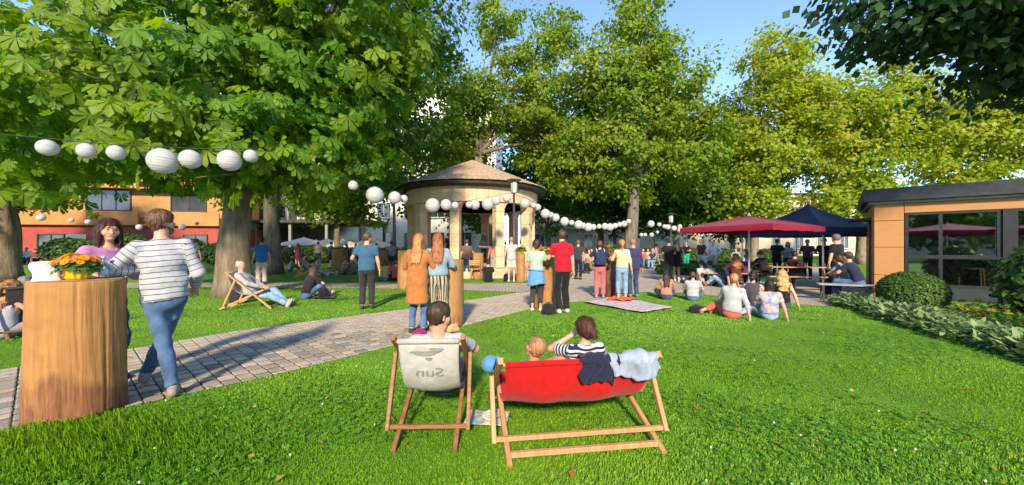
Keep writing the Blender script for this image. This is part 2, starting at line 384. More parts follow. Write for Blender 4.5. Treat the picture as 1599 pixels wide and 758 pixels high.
for c in range(ncs):
    t0, t1 = c / ncs, min(1, (c + 1.5) / ncs)
    r0, z0 = 4.36 * (1 - t0) + .02, 4.425 + (6.16 - 4.425) * t0; r1, z1 = 4.36 * (1 - t1) + .02, 4.415 + (6.15 - 4.415) * t1
    nsh = max(8, int(2 * PI * r0 / .26)); of = RNG.uniform(0, 1)
    for k in range(nsh):
        if c > 22 and k % 2: pass
        a, b2 = 2 * PI * (k + of) / nsh, 2 * PI * (k + of + .94) / nsh; dz = RNG.uniform(-.012, .012); lift = .028
        v = [(r * math.cos(t), r * math.sin(t), z + e) for r, z, e in ((r0, z0, dz), (r1, z1, -.01)) for t in (a, b2)] + [(r * math.cos(t), r * math.sin(t), z + e) for r, z, e in ((r0, z0, dz + lift), (r1, z1, lift * .3)) for t in (a, b2)]
        mbs.add(v, [(4, 5, 7, 6), (0, 1, 5, 4), (0, 4, 6, 2), (1, 3, 7, 5)])
tag(mbs.build('shingles', m_shingle, roof), kind='stuff')

# ------------------------------------------------------------------ kiosk
m_panel = mat('wood_panel', (.40, .185, .062), (.44, .21, .075), scale=3, rough=.55, stretch=(1, 1, 9), detail=4, bump=.04)
m_black = mat('black_fascia', (.018, .022, .03), (.03, .036, .046), scale=9, rough=.6)
m_frame = mat('dark_frame', (.016, .018, .02), (.022, .024, .027), rough=.45)
m_glass = glassmat('kiosk_glass', (.78, .82, .82), .34)
K0 = Vector((10.55, 10.85, 0)); kd = math.atan2(-1.8, 2.05)      # front runs from the corner towards the right
kio = empty('kiosk', K0, kd, 'flat-roofed glass kiosk with orange wood panels and a black roof fascia', 'kiosk')
# local: x along the front, y backwards (away from the viewer)
KL, KW, KH = 6.2, 3.6, 2.72
MB().box((KL / 2, KW / 2, .05), (KL - .1, KW - .1, .1)).build('floor', mat('kiosk_floor', (.16, .14, .12), rough=.6), kio)
MB().prism([(-.22, -.25), (KL + .2, -.25), (KL + .2, KW + .25), (-.22, KW + .25)], KH + .02, KH + .37).build('fascia', m_black, kio)
MB().prism([(-.1, -.1), (KL, -.1), (KL, KW), (-.1, KW)], KH - .05, KH + .015).build('ceiling', mat('kiosk_ceiling', (.35, .34, .32)), kio)
pan = [(0.02, .62, .03, .62), (0.02, .62, .63, 1.42), (.02, .62, 1.43, 2.18), (.02, .62, 2.19, KH - .05)]
for x0, x1, z0, z1 in pan: MB().box(((x0 + x1) / 2, .05, (z0 + z1) / 2), (x1 - x0, .1, z1 - z0), bev=.006).build('panel', m_panel, kio)
for x0, x1 in ((.63, 2.7), (2.71, 4.6), (4.61, KL)): MB().box(((x0 + x1) / 2, .05, 2.53), (x1 - x0, .1, .28), bev=.006).build('panel', m_panel, kio)
MB().box((.05, .06, KH / 2), (.03, .05, KH - .1)).build('panel_backing', m_frame, kio)
# left side face: narrow panel, door, panel
for y0, y1 in ((.105, .75), (2.2, KW - .01)):
    for z0, z1 in ((.03, .62), (.63, 1.42), (1.43, 2.18), (2.19, KH - .05)):
        MB().box((.05, (y0 + y1) / 2, (z0 + z1) / 2), (.1, y1 - y0, z1 - z0), bev=.006).build('panel', m_panel, kio)
MB().box((.05, 1.475, 2.52), (.1, 1.44, .30), bev=.006).build('panel', m_panel, kio)
dr = empty('door', (0.05, 1.475, 0), 0); dr.parent = kio
fr = MB()
for y in (-.70, .0, .70): fr.box((0, y, 1.19), (.08, .07, 2.28))
for z in (.09, 2.33): fr.box((0, 0, z), (.078, 1.34, .08))
fr.build('frame', m_frame, dr)
for y in (-.35, .35): MB().box((0, y, 1.2), (.012, .62, 2.16)).build('pane', m_glass, dr)
MB().box((-.25, 1.475, 2.30), (.5, 1.5, .05)).build('door_canopy', m_frame, kio)
# front glazing
def glaz(name, x0, x1, z0, z1, mull_x, mull_z):
    w = empty(name, ((x0 + x1) / 2, .06, z0), 0); w.parent = kio; W, H_ = x1 - x0, z1 - z0; f = MB()
    for x in (-W / 2 + .035, W / 2 - .035): f.box((x, 0, H_ / 2), (.07, .10, H_))
    for z in (.035, H_ - .035): f.box((0, 0, z), (W - .14, .098, .07))
    xs = [-W / 2 + .07] + [(-W / 2 + W * t) for t in mull_x] + [W / 2 - .07]; zs = [.07] + [H_ * t for t in mull_z] + [H_ - .07]
    for x in xs[1:-1]: f.box((x, 0, H_ / 2), (.06, .09, H_ - .14))
    for z in zs[1:-1]: f.box((0, 0, z), (W - .14, .086, .10))
    f.build('frame', m_frame, w)
    for i in range(len(xs) - 1):
        for j in range(len(zs) - 1):
            MB().box(((xs[i] + xs[i + 1]) / 2, .005, (zs[j] + zs[j + 1]) / 2), (xs[i + 1] - xs[i] - .02, .012, zs[j + 1] - zs[j] - .02)).build('pane', m_glass, w)
glaz('window', .64, 2.32, .35, 2.39, (.40,), (.40,))
glaz('window', 2.50, 4.05, .15, 2.39, (.55,), ())
glaz('window', 4.25, 6.15, .15, 2.39, (.5,), (.4,))
for x in (2.41, 4.15): MB().box((x, .04, 1.2), (.16, .14, 2.38)).build('post', m_frame, kio)
MB().box((1.48, .06, .19), (1.66, .09, .32)).build('plinth_panel', mat('dark_plinth', (.03, .04, .045)), kio)
MB().box((KL / 2, KW - .05, KH / 2), (KL - .2, .06, KH - .2)).build('back_wall', mat('kiosk_back', (.34, .35, .34), (.42, .42, .40), scale=2), kio)
MB().box((KL - .05, KW / 2, KH / 2), (.06, KW - .2, KH - .2)).build('end_wall', m_panel, kio)
# things inside the kiosk
def inside(name, lx, ly, mb, m, label, cat):
    o = mb.build(name, m); c, s = math.cos(kd), math.sin(kd); o.location = (K0.x + c * lx - s * ly, K0.y + s * lx + c * ly, .1); o.rotation_euler = (0, 0, kd); return tag(o, label, cat)
inside('reflection_strip', 2.2, KW - .10, MB().box((0, 0, 1.80), (3.6, .03, .2)), mat('reflected_red', (.55, .03, .035), rough=.6), 'long red strip for mirrored parasols along the rear wall inside the kiosk', 'mirrored_red')  # red strip stands in for parasols mirrored in the glass
inside('poster', 3.2, KW - .13, MB().box((0, 0, 1.25), (.55, .02, .75)), mat('paper_white', (.72, .68, .6), rough=.8), 'pale poster on the back wall inside the kiosk', 'poster')
ct = MB(); ct.box((0, 0, .45), (1.7, .5, .86), bev=.01); ct.box((0, -.02, .9), (1.8, .6, .04), bev=.01)
inside('counter', 1.6, 2.3, ct, mat('counter_dark', (.05, .045, .04)), 'dark serving counter behind the kiosk window', 'counter')
for i, lx in enumerate((1.0, 1.55)):
    cup = MB()
    for j in range(9): cup.lathe([(.045, .92 + j * .045), (.055, .955 + j * .045)], 12)
    inside('cup_stack', lx, 2.2, cup, mat('red_cup', (.6, .1, .07), (.75, .6, .5), scale=30), 'stack of red and white cups on the kiosk counter', 'cups')['group'] = 'cup stacks in the kiosk'
st = MB()
for x in (-.18, .18):
    for y in (-.15, .15): st.bar((x * 1.2, y * 1.2, 0), (x, y, .72), .03)
st.box((0, 0, .735), (.4, .36, .03), bev=.01)
inside('stool', 2.0, 1.0, st, mat('pale_wood', (.45, .30, .16)), 'pale wooden stool inside the kiosk window', 'stool')

# ------------------------------------------------------------------ buildings
m_win = mat('window_dark', (.03, .035, .04), (.07, .08, .09), scale=.8, rough=.12, spec=.6)
m_wframe = mat('window_frame', (.6, .6, .58), rough=.6)
def facade_window(par, x, z, w, h, y=0.0, bars=1, fm=m_wframe, rec=.12):
    win = empty('window', (x, y, z)); win.parent = par
    MB().box((0, -.01, 0), (w, .05, h)).build('pane', m_win, win)
    f = MB(); t = .09
    for s in (-1, 1): f.box((s * (w / 2 + t / 2), -.05, 0), (t, .12, h + 2 * t)); f.box((0, -.05, s * (h / 2 + t / 2)), (w, .118, t))
    for b_ in range(bars): f.box((-w / 2 + w * (b_ + 1) / (bars + 1), -.05, 0), (.07, .08, h))
    f.build('frame', fm, win)
    MB().box((0, -.12, -h / 2 - .12), (w + .3, .22, .06)).build('sill', fm, win)
# orange and red building
b1 = empty('apartment_block', (-41.0, 35.5, 0), R(10), 'orange and red apartment block with wood cladding behind the chestnut', 'building')
m_red = mat('red_wall', (.30, .05, .04), (.36, .07, .055), scale=1.5); m_or = mat('orange_band', (.47, .185, .055), (.53, .22, .07), scale=1.0, rough=.6); m_wc = mat('wood_clad', (.36, .18, .06), (.45, .24, .09), scale=2, stretch=(.4, 1, 14))
MB().box((0, 4.0, 1.7), (24, 8, 3.4)).build('ground_floor', m_red, b1)
MB().box((0, 4.2, 8.5), (23.6, 7, 10.2)).build('upper_wall', m_wc, b1)
for i, z in enumerate((4.15, 7.75, 11.2)):
    for x0, x1 in (((-11.5, -6.2), (-6.15, .6), (.65, 4.8), (6.6, 11.8)) if i == 0 else ((-6.5, -1.1), (-1.05, 4.8), (7, 11.8))):
        MB().box(((x0 + x1) / 2, -.35, z), (x1 - x0, .18, 1.35), bev=.03).build('balcony_panel', m_or, b1)
    MB().box((0, .1, z - .62), (23, 1.0, .14)).build('balcony_slab', m_or, b1)
for z in (6.0, 9.6, 13):
    for x, w in ((-9.5, 2.2), (-3.8, 1.7), (1.6, 3.6), (8.5, 3.0)): facade_window(b1, x, z, w, 1.9, .69, 2 if w > 3 else 1, mat('brown_frame', (.08, .06, .05)))
for x in (-8.6, -2.5, 3.5, 9.5): facade_window(b1, x, 1.75, 2.0, 1.6, -.02, 1, mat('brown_frame', (.08, .06, .05)))
MB().box((-1.0, -.03, 1.35), (2.6, .06, 2.5)).build('shopfront', m_win, b1)
# white hotel
m_wh = mat('white_render', (.66, .60, .54), (.72, .66, .60), scale=.8, rough=.9)
b2 = empty('white_hotel', (-17, 48, 0), R(-3), 'white rendered hotel with rows of windows beyond the lawn', 'building')
MB().box((-6, 6, 11), (42, 12, 22)).build('wall', m_wh, b2)
for k, x in enumerate(np.arange(-24, 14.5, 3.5)):
    for z in (2.3, 6.1, 9.6, 13.1, 16.6): 
        if z > 3 or x > -1: facade_window(b2, float(x), z, 1.7, 1.8, -.02, 1)
for x in np.arange(-22.6, -3, 2.2): MB().box((float(x), -.15, 7.0), (1.0, .25, 5.4)).build('dark_panel', m_win, b2)
MB().box((-11, -2.6, 4.35), (24, 5.5, .34), bev=.04).build('entrance_canopy', mat('canopy_dark', (.06, .055, .05)), b2)
for x in np.arange(-22, 1, 4.4): MB().box((float(x), -4.8, 2.1), (.3, .3, 4.16)).build('canopy_post', mat('post_grey', (.25, .24, .23)), b2)
MB().box((-11, -.3, 2.0), (23, .5, 3.9)).build('shop_glass', m_win, b2)
# sandstone row on the right
m_bg = mat('beige_stone', (.46, .36, .27), (.54, .44, .34), scale=.7, rough=.9)
b3 = empty('stone_villa', (34, 56, 0), R(3), 'long beige stone house behind the hedge and plane trees', 'building')
MB().box((0, 6, 4.5), (64, 12, 9)).build('wall', m_bg, b3)
for x in np.arange(-30, 31, 3.6):
    for z in (2.2, 6.2): facade_window(b3, float(x), z, 1.3, 2.0, -.02, 1)
MB().box((0, -.2, 4.1), (64, .3, .22)).build('string_course', m_bg, b3); MB().box((0, -.25, 8.95), (64.4, .7, .3)).build('cornice', m_bg, b3)
MB().prism([(-32.3, -.6), (32.3, -.6), (32.3, 12.6), (-32.3, 12.6)], 9.12, 9.5).build('roof', m_darkwood, b3)

# ------------------------------------------------------------------ trees
m_bark = mat('bark_brown', (.13, .095, .065), (.23, .175, .12), scale=5, rough=.95, bump=1.0, bscale=14, stretch=(1.6, 1.6, .35))
m_bark2 = mat('bark_grey', (.10, .085, .068), (.19, .16, .125), scale=5, rough=.95, bump=.8, bscale=14, stretch=(1.6, 1.6, .35))
LEAF4 = ([(0, 0, 0), (-.36, .5, .06), (0, .45, -.03), (.36, .5, .06), (0, 1, -.05)], [(0, 2, 1), (0, 3, 2), (1, 2, 4), (2, 3, 4)])
LEAF2 = ([(0, 0, 0), (-.42, .5, .07), (.42, .5, .07), (0, 1, -.05)], [(0, 2, 1), (1, 2, 3)])
def chestnut_leaf():
    V = []; F = []
    for ang, ln in ((0, 1.0), (38, .95), (-38, .95), (74, .78), (-74, .78), (112, .55), (-112, .55)):
        a = R(ang); s, c = math.sin(a), math.cos(a); n = len(V); w = .175 * (ln + .25)
        for x, y, z in ((0, .03, 0), (-w * .45, .4, .015), (w * .45, .4, .015), (-w, .80, -.01), (w, .80, -.01), (0, .70, -.045), (0, 1.0, -.12)):
            y *= ln; V.append((x * c + y * s, y * c - x * s, z - .10 * y * y))
        F += [tuple(n + i for i in t) for t in ((0, 5, 1), (0, 2, 5), (1, 5, 3), (2, 4, 5), (3, 5, 6), (5, 4, 6))]
    return V, F
CHEST = chestnut_leaf()
def tree(name, label, base, r0, fork, blobs, nclump, per, lsz, mleaf, bark=m_bark, clump=.7, tmpl=LEAF2, lean=(0, 0), droop=.2, group=None, seed=1, fill=.42, top_r=.45, nbr=3, cat='tree', shell=None, limbs=True):
    rg = np.random.default_rng(seed); base = np.array(base, float)
    root = empty(name, base, 0, label, cat, group)
    tk = MB(); fk = np.array([lean[0], lean[1], fork]); pts = []; rad = []
    for i in range(9):
        t = i / 8; pts.append(fk * t + np.array([math.sin(t * 5 + seed), math.cos(t * 4 + seed), 0]) * .04 * r0 * 4 * t); rad.append(r0 * (1 + .28 * (1 - t) ** 8) * (1 - .28 * t))
    n0 = 22; tk.tube(pts, rad, n0)
    V = np.array(tk.v); ang = np.arctan2(V[:, 1], V[:, 0]); V[:, :2] *= (1 + .05 * np.sin(5 * ang + V[:, 2:3].ravel() * 1.2) + .025 * np.sin(11 * ang + seed))[:, None]; tk.v = V.tolist()
    trunk = tk.build('trunk', bark, root, True)
    B = np.array([b[:6] for b in blobs], float); B[:, :3] -= base
    vol = np.array([b[3] * b[4] * b[5] for b in blobs]) ** .75; cnt = (vol / vol.sum() * nclump).astype(int)
    lm = MB(); P = []; Nn = []; O = []
    for b, c in zip(B, cnt):
        ctr, rd = b[:3], b[3:6]
        u = nrm(rg.normal(size=(c, 3))); rr = rg.uniform(0, 1, (c, 1)) ** fill; cc = ctr + u * rr * rd * (1 + .10 * rg.normal(size=(c, 1)))
        if shell is not None: 
            keep = cc[:, 2] + base[2] > shell; cc = cc[keep]; u = u[keep]
        if limbs:
            st = np.array(fk); mid = st * .5 + ctr * .5 + np.array([0, 0, .12 * np.linalg.norm(ctr - st)]) * (1 if ctr[2] < st[2] + 3 else 0)
            rb = r0 * .42
            bz = lambda t: (1 - t) ** 2 * st + 2 * t * (1 - t) * mid + t * t * (ctr + np.array([0, 0, rd[2] * .35]))
            lm.tube([bz(t) for t in np.linspace(0, 1, 7)], [rb * (1 - .75 * t) for t in np.linspace(0, 1, 7)], 8)
            for q in cc[rg.permutation(len(cc))[:nbr]]:
                s0 = bz(rg.uniform(.3, .95)); m1 = (s0 + q) / 2 + rg.normal(0, .2, 3); lm.tube([s0, m1, q], [rb * .3, rb * .2, rb * .06], 5)
        k = len(cc); pp = per
        off = rg.normal(0, 1, (k, pp, 3)) * np.array([1, 1, .5]) * clump * rg.uniform(.6, 1.35, (k, 1, 1))
        p = (cc[:, None] + off).reshape(-1, 3); outw = np.repeat(u, pp, 0)
        P.append(p); O.append(outw)
    if lm.v: lm.build('limbs', bark, trunk, True)
    P = np.concatenate(P); O = np.concatenate(O); n = len(P)
    out2 = O * np.array([1, 1, .35])
    nv = out2 * .85 + np.array([0, 0, .5]) + rg.normal(0, .48, (n, 3)); dv = out2 * .7 + np.array([0, 0, -droop * 2]) + rg.normal(0, .5, (n, 3))
    ax, ay, az = frames(nv, dv); s = lsz * rg.uniform(.5, 1.35, n)
    V, F = scatter(tmpl[0], tmpl[1], P, ax, ay, az, s)
    rnd = np.clip(rg.beta(2.2, 2.2, n), 0, 1)
    onp('crown', V, F, mleaf, root, False, {'rnd': ('FACE', np.repeat(rnd, len(tmpl[1])))})
    return root
L_ch = leafmat('leaf_chestnut', [(.045, .125, .010), (.085, .20, .014), (.13, .26, .018), (.23, .32, .022)], .5, patch=.55, psc=.32, pcol=(.26, .31, .018))
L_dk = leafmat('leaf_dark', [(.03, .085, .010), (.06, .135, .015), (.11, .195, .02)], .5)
L_mp = leafmat('leaf_maple', [(.06, .14, .011), (.12, .225, .014), (.20, .29, .018), (.31, .34, .022)], .5, patch=.5, psc=.25, pcol=(.28, .28, .025))
L_pl = leafmat('leaf_plane', [(.115, .20, .012), (.195, .285, .016), (.285, .345, .02), (.40, .39, .03)], .5, patch=.5, psc=.2, pcol=(.40, .35, .025))  # leaf tones include the gold of low sunlight
L_sh = leafmat('leaf_shade', [(.018, .055, .018), (.036, .085, .026), (.065, .125, .03)], .4)  # overhang's shade is put into these dark leaf tones; spruce shares them

# the big chestnut over the path and the neighbours left of it
tree('chestnut_tree', 'big horse chestnut with low spreading crown over the deck chair on the lawn', G(368, 462), .45, 3.2,
     [(-8.0, 10.9, 6.6, 5.4, 4.6, 3.4), (-8.6, 9.4, 4.9, 4.6, 3.2, 2.0), (-5.4, 10.4, 5.2, 2.6, 2.6, 2.7), (-11.5, 9.6, 4.9, 3.0, 3.0, 2.2), (-7.5, 10.5, 9.2, 5.2, 4.4, 3.4), (-4.6, 10.6, 8.2, 2.4, 2.6, 3.4), (-6.3, 9.0, 3.9, 2.5, 1.6, 1.0)],
     700, 14, .29, L_ch, clump=.36, tmpl=CHEST, droop=.65, seed=3, fill=.28, nbr=5, shell=2.75)
tree('chestnut_tree', 'horse chestnut at the end of the lawn by the dark shrubs', G(2, 441), .55, 3.4,
     [(-20.0, 14, 7.2, 4.6, 4.5, 4.4), (-16.6, 13, 6.0, 3.4, 3, 3.4), (-17.5, 12, 4.3, 3.2, 2, 1.3)], 190, 13, .35, L_ch, clump=.42, tmpl=CHEST, droop=.6, seed=5, fill=.32, shell=2.6)
tree('park_tree', 'dark-trunked tall tree standing behind the big chestnut', G(426, 428), .42, 6.0,
     [(-10, 20.5, 11, 5.4, 4.6, 6.5), (-6.2, 19.6, 9.2, 3.4, 3.8, 5.2), (-5.4, 19.6, 13.6, 3.0, 3.4, 3.8), (-12.5, 20, 7, 3.6, 3.2, 2.6)], 380, 75, .25, L_dk, m_bark2, clump=.5, seed=8, nbr=4)
# behind the rotunda
tree('maple_tree', 'tall maple with a leaning trunk rising behind the pavilion roof', (-1.2, 27.2, 0), .42, 8.2,
     [(-2.9, 27, 12.0, 3.2, 3.0, 2.9), (1.5, 27.2, 11.8, 3.1, 3.0, 2.9), (-1.0, 27.5, 17.9, 1.9, 1.7, 2.2), (2.8, 27.4, 16.9, 2.0, 1.9, 2.3), (-4.6, 27, 9.0, 2.4, 2.4, 2.2), (2.3, 27.0, 8.4, 2.4, 2.4, 2.2), (.3, 27.2, 14.8, 1.6, 1.4, 1.2)], 420, 85, .22, L_mp, m_bark, clump=.40, lean=(-1.3, 0), seed=13, nbr=6, fill=.4)
tree('maple_tree', 'broad maple with forked pale trunk that holds the lantern string end', G(982, 419), .44, 5.6,
     [(7.6, 25, 8.2, 4.3, 3.8, 3.6), (10.9, 25.4, 11.2, 3.2, 3.0, 3.2), (5.5, 25, 12.2, 2.9, 3.0, 3.1), (8.1, 25.2, 16.2, 2.0, 1.9, 3.0), (12.6, 25.6, 8.2, 2.5, 2.6, 2.8), (4.2, 24.8, 7.2, 2.5, 2.6, 2.4), (10.4, 25.3, 14.4, 1.6, 1.5, 1.6), (7.9, 25, 12.6, 2.4, 2.4, 2.4)], 560, 80, .24, L_mp, m_bark2, clump=.42, seed=17, nbr=6, fill=.4, lean=(.4, 0))
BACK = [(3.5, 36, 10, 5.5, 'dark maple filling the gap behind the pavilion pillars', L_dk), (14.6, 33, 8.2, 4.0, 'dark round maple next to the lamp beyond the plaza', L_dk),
        (-15.5, 33, 8.6, 3.2, 'slim tree before the hotel canopy', L_mp), (-38, 24, 7.5, 4.4, 'round tree beyond the far bench near the street', L_dk), (-50, 30, 8, 5, 'tall tree at the park corner by the street', L_dk), (10, 42, 10, 5.5, 'dark-leaved background tree beyond the forked maple', L_dk), (-5.2, 38, 10, 4.8, 'background tree standing between hotel and pavilion', L_dk),
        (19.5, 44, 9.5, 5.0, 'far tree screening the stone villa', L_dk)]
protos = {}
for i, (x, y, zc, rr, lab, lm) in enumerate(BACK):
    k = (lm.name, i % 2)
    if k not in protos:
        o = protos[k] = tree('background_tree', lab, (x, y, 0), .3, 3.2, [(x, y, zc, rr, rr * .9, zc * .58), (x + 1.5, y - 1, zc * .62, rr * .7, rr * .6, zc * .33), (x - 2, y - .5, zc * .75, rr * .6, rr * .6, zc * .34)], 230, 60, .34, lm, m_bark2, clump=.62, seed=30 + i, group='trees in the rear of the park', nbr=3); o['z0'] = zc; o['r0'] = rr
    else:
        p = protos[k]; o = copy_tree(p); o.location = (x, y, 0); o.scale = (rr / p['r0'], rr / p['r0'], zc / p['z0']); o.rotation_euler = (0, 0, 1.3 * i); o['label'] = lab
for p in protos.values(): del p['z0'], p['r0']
for o in bpy.data.objects:
    for q in ('z0', 'r0'):
        if q in o: del o[q]
# plane trees on the right, with the sun's gold put into the leaf colour
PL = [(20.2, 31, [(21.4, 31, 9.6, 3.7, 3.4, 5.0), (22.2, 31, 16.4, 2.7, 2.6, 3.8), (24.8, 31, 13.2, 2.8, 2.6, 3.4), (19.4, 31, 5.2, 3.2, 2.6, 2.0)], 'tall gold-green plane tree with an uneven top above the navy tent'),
      (28.2, 30, [(27, 29.6, 9.4, 4.8, 3.6, 4.6), (31, 30, 11.8, 4.4, 3.4, 4.2), (26, 29, 4.8, 4, 2.6, 2.0)], 'wide plane tree with sunlit gold leaf colour behind the kiosk roof'),
      (37.5, 29.5, [(36, 29.4, 10.2, 5.0, 3.6, 5.0), (41, 29.6, 11.5, 4.8, 3.6, 4.6), (35, 29, 5, 4, 2.8, 2.4)], 'plane tree with sunlit gold leaf colour beyond the far end of the kiosk')]
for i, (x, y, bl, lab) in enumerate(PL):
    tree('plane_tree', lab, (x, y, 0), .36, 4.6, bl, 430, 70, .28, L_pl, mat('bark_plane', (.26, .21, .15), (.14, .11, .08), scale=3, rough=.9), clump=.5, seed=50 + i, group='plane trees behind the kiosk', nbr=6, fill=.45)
# narrow dark conifer
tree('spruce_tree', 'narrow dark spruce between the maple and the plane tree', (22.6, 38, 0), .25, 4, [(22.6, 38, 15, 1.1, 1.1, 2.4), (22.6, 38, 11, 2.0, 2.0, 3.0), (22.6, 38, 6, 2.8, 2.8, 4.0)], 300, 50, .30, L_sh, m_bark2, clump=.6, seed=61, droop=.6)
# branches reaching in over the kiosk from a tree outside the frame
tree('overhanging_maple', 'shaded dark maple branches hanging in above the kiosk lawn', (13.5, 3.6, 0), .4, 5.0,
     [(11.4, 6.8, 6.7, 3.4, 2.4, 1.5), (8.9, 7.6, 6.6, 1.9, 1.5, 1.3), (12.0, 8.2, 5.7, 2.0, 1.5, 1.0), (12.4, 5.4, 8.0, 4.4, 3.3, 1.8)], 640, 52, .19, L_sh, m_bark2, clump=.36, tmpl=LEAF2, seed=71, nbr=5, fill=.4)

# unseen trees added behind the viewer to fill the kiosk glass reflection
for i, (x, y, lab) in enumerate(((-34, -36, 'added park tree behind the viewer, far left'), (-22, -40, 'added park tree behind the viewer, left'), (-10, -38, 'added park tree behind the viewer, left of centre'), (3, -42, 'added park tree behind the viewer, right of centre'))):
    tree('added_tree', lab, (x, y, 0), .45, 4, [(x, y, 7.2, 6.5, 4, 4.0), (x + 1, y, 10.6, 4.8, 3.6, 3.0), (x - 2, y + 1, 4.0, 4.6, 3, 2.8), (x + 3.6, y, 4.2, 4.2, 3, 2.8)], 110, 26, .75, L_dk, m_bark2, clump=.95, seed=120 + i, group='trees added to fill the kiosk reflection', nbr=2)

bt_ = empty('added_terrace', (-14, -58, 0), 0, 'unseen pale terrace row added for the kiosk reflection', 'building')  # unseen houses added to fill the horizon mirrored in the kiosk glass
MB().box((0, -5, 6), (90, 10, 12)).build('wall', m_bg, bt_)
for z in (2.2, 5.6, 9): 
    for x in np.arange(-42, 43, 4.2): MB().box((float(x), .02, z), (1.6, .08, 2.0)).build('window', m_win, bt_)

# ------------------------------------------------------------------ hedges, shrubs, border plants
def leaf_blob(name, label, cat, parts, n, lsz, mleaf, tmpl=LEAF2, group=None, seed=1, core=True, kind=None, up=.4, rough=.08, corem=None):
    """clipped or loose shrub: a dark twig core and leaves through the outer shell. parts: (x,y,z,rx,ry,rz)"""
    rg = np.random.default_rng(seed); p0 = parts[0]; root = empty(name, (p0[0], p0[1], 0), 0, label, cat, group)
    if kind: root['kind'] = kind
    P = []; O = []; cm = MB(); area = np.array([p[3] * p[5] + p[4] * p[5] + p[3] * p[4] for p in parts]); cnt = (area / area.sum() * n).astype(int)
    for p, c in zip(parts, cnt):
        u = nrm(rg.normal(size=(c, 3))); u[:, 2] = np.where(u[:, 2] < -.55, -u[:, 2], u[:, 2]); rr = 1 - abs(rg.normal(0, rough, (c, 1)))
        q = np.array(p[:3]) - np.array([p0[0], p0[1], 0]) + u * rr * np.array(p[3:6]); q[:, 2] = np.maximum(q[:, 2], .02); P.append(q); O.append(u)
        if core:
            k = len(cm.v); pr = [(max(.02, math.cos(t)) * 1.0, math.sin(t)) for t in np.linspace(-1.2, 1.5, 8)]
            cm.lathe(pr, 14); 
            for i in range(k, len(cm.v)): x, y, z = cm.v[i]; cm.v[i] = (p[0] - p0[0] + x * p[3] * .86, p[1] - p0[1] + y * p[4] * .86, max(.01, p[2] + z * p[5] * .86))
    if core: cm.build('twigs', corem or mat('twig_core', (.02, .03, .012), (.03, .035, .016), rough=1), root)
    P = np.concatenate(P); O = np.concatenate(O); n = len(P)
    ax, ay, az = frames(O + np.array([0, 0, up]) + rg.normal(0, .4, (n, 3)), rg.normal(0, 1, (n, 3)) + O * .5)
    V, F = scatter(tmpl[0], tmpl[1], P, ax, ay, az, lsz * rg.uniform(.6, 1.3, n))
    onp('foliage', V, F, mleaf, root, False, {'rnd': ('FACE', np.repeat(rg.beta(2, 2, n), len(tmpl[1])))})
    return root
L_box = leafmat('leaf_box', [(.02, .055, .01), (.04, .10, .015), (.07, .15, .02), (.10, .19, .03)], .2)
L_hedge = leafmat('leaf_hedge', [(.035, .08, .012), (.06, .13, .02), (.09, .17, .025)], .25)
L_sage = leafmat('leaf_sage', [(.075, .15, .045), (.13, .225, .08), (.19, .285, .115), (.29, .335, .15)], .2, rough=.8)
L_gold = leafmat('leaf_gold', [(.10, .19, .02), (.18, .26, .03), (.30, .26, .04), (.36, .19, .06)], .3)
L_bush = leafmat('leaf_bush', [(.02, .06, .012), (.05, .12, .02), (.09, .19, .03)], .3)
bb = G(1424, 487)
leaf_blob('boxwood_bush', 'round clipped boxwood ball in front of the kiosk window', 'bush', [(8.98, 8.35, .42, .60, .58, .46)], 11000, .042, L_box, seed=81, rough=.05)
leaf_blob('dark_shrub', 'dark broad-leaved shrub against the kiosk glass at the end of the flower bed', 'bush', [(9.75, 6.75, .75, .75, .6, .72), (10.3, 6.5, .55, .7, .6, .6), (9.6, 6.3, .35, .5, .5, .4)], 3800, .13, L_bush, LEAF4, seed=82, rough=.2)
PLM = {}
def leaf_plant(name, label, cat, loc, n, ln, w, m, rad, group, seed, hmax=.3, tilt=(.2, 1.1), tm=None):
    rg = np.random.default_rng(seed)
    TV = [(0, 0, 0), (-.7, .25, .03), (.7, .25, .03), (-1, .55, .02), (1, .55, .02), (0, .52, -.05), (-.6, .82, 0), (.6, .82, 0), (0, 1.0, -.06)]; TF = [(0, 5, 1), (0, 2, 5), (1, 5, 3), (2, 4, 5), (3, 5, 6), (5, 4, 7), (6, 5, 8), (5, 7, 8)]
    TV = [(x * w / ln, y, z * .6) for x, y, z in TV]
    th = rg.uniform(0, 2 * PI, n); rr = rad * np.sqrt(rg.uniform(0, 1, n)); p = np.stack([rr * np.cos(th), rr * np.sin(th), hmax * rg.uniform(.05, 1, n) * (1 - .5 * (rr / rad) ** 2)], 1)
    ph = th + rg.normal(0, .9, n); el = rg.uniform(*tilt, n) - .35
    dv = np.stack([np.cos(ph) * np.cos(el), np.sin(ph) * np.cos(el), np.sin(el)], 1); nv = np.stack([-np.cos(ph) * np.sin(el), -np.sin(ph) * np.sin(el), np.cos(el)], 1) + rg.normal(0, .25, (n, 3))
    ax, ay, az = frames(nv, dv); V, F = scatter(TV, TF, p, ax, ay, az, ln * rg.uniform(.6, 1.25, n))
    o = empty(name, loc, rg.uniform(0, 6), label, cat, group); key = (name, m.name, seed % 5)
    if key not in PLM: PLM[key] = onp('foliage', V, F, m, o, True, {'rnd': ('FACE', np.repeat(rg.beta(2, 2, n), 8))}).data
    else: link('foliage', PLM[key], None, o)
    o.scale = (rg.uniform(.85, 1.2),) * 3
    return o
row0 = [(8.35, 9.3), (8.1, 8.4), (7.75, 7.5), (7.4, 6.7), (7.05, 6.0), (6.75, 5.3), (6.55, 4.7), (6.45, 4.1), (6.4, 3.4)]
rw = polyline(row0, 17)
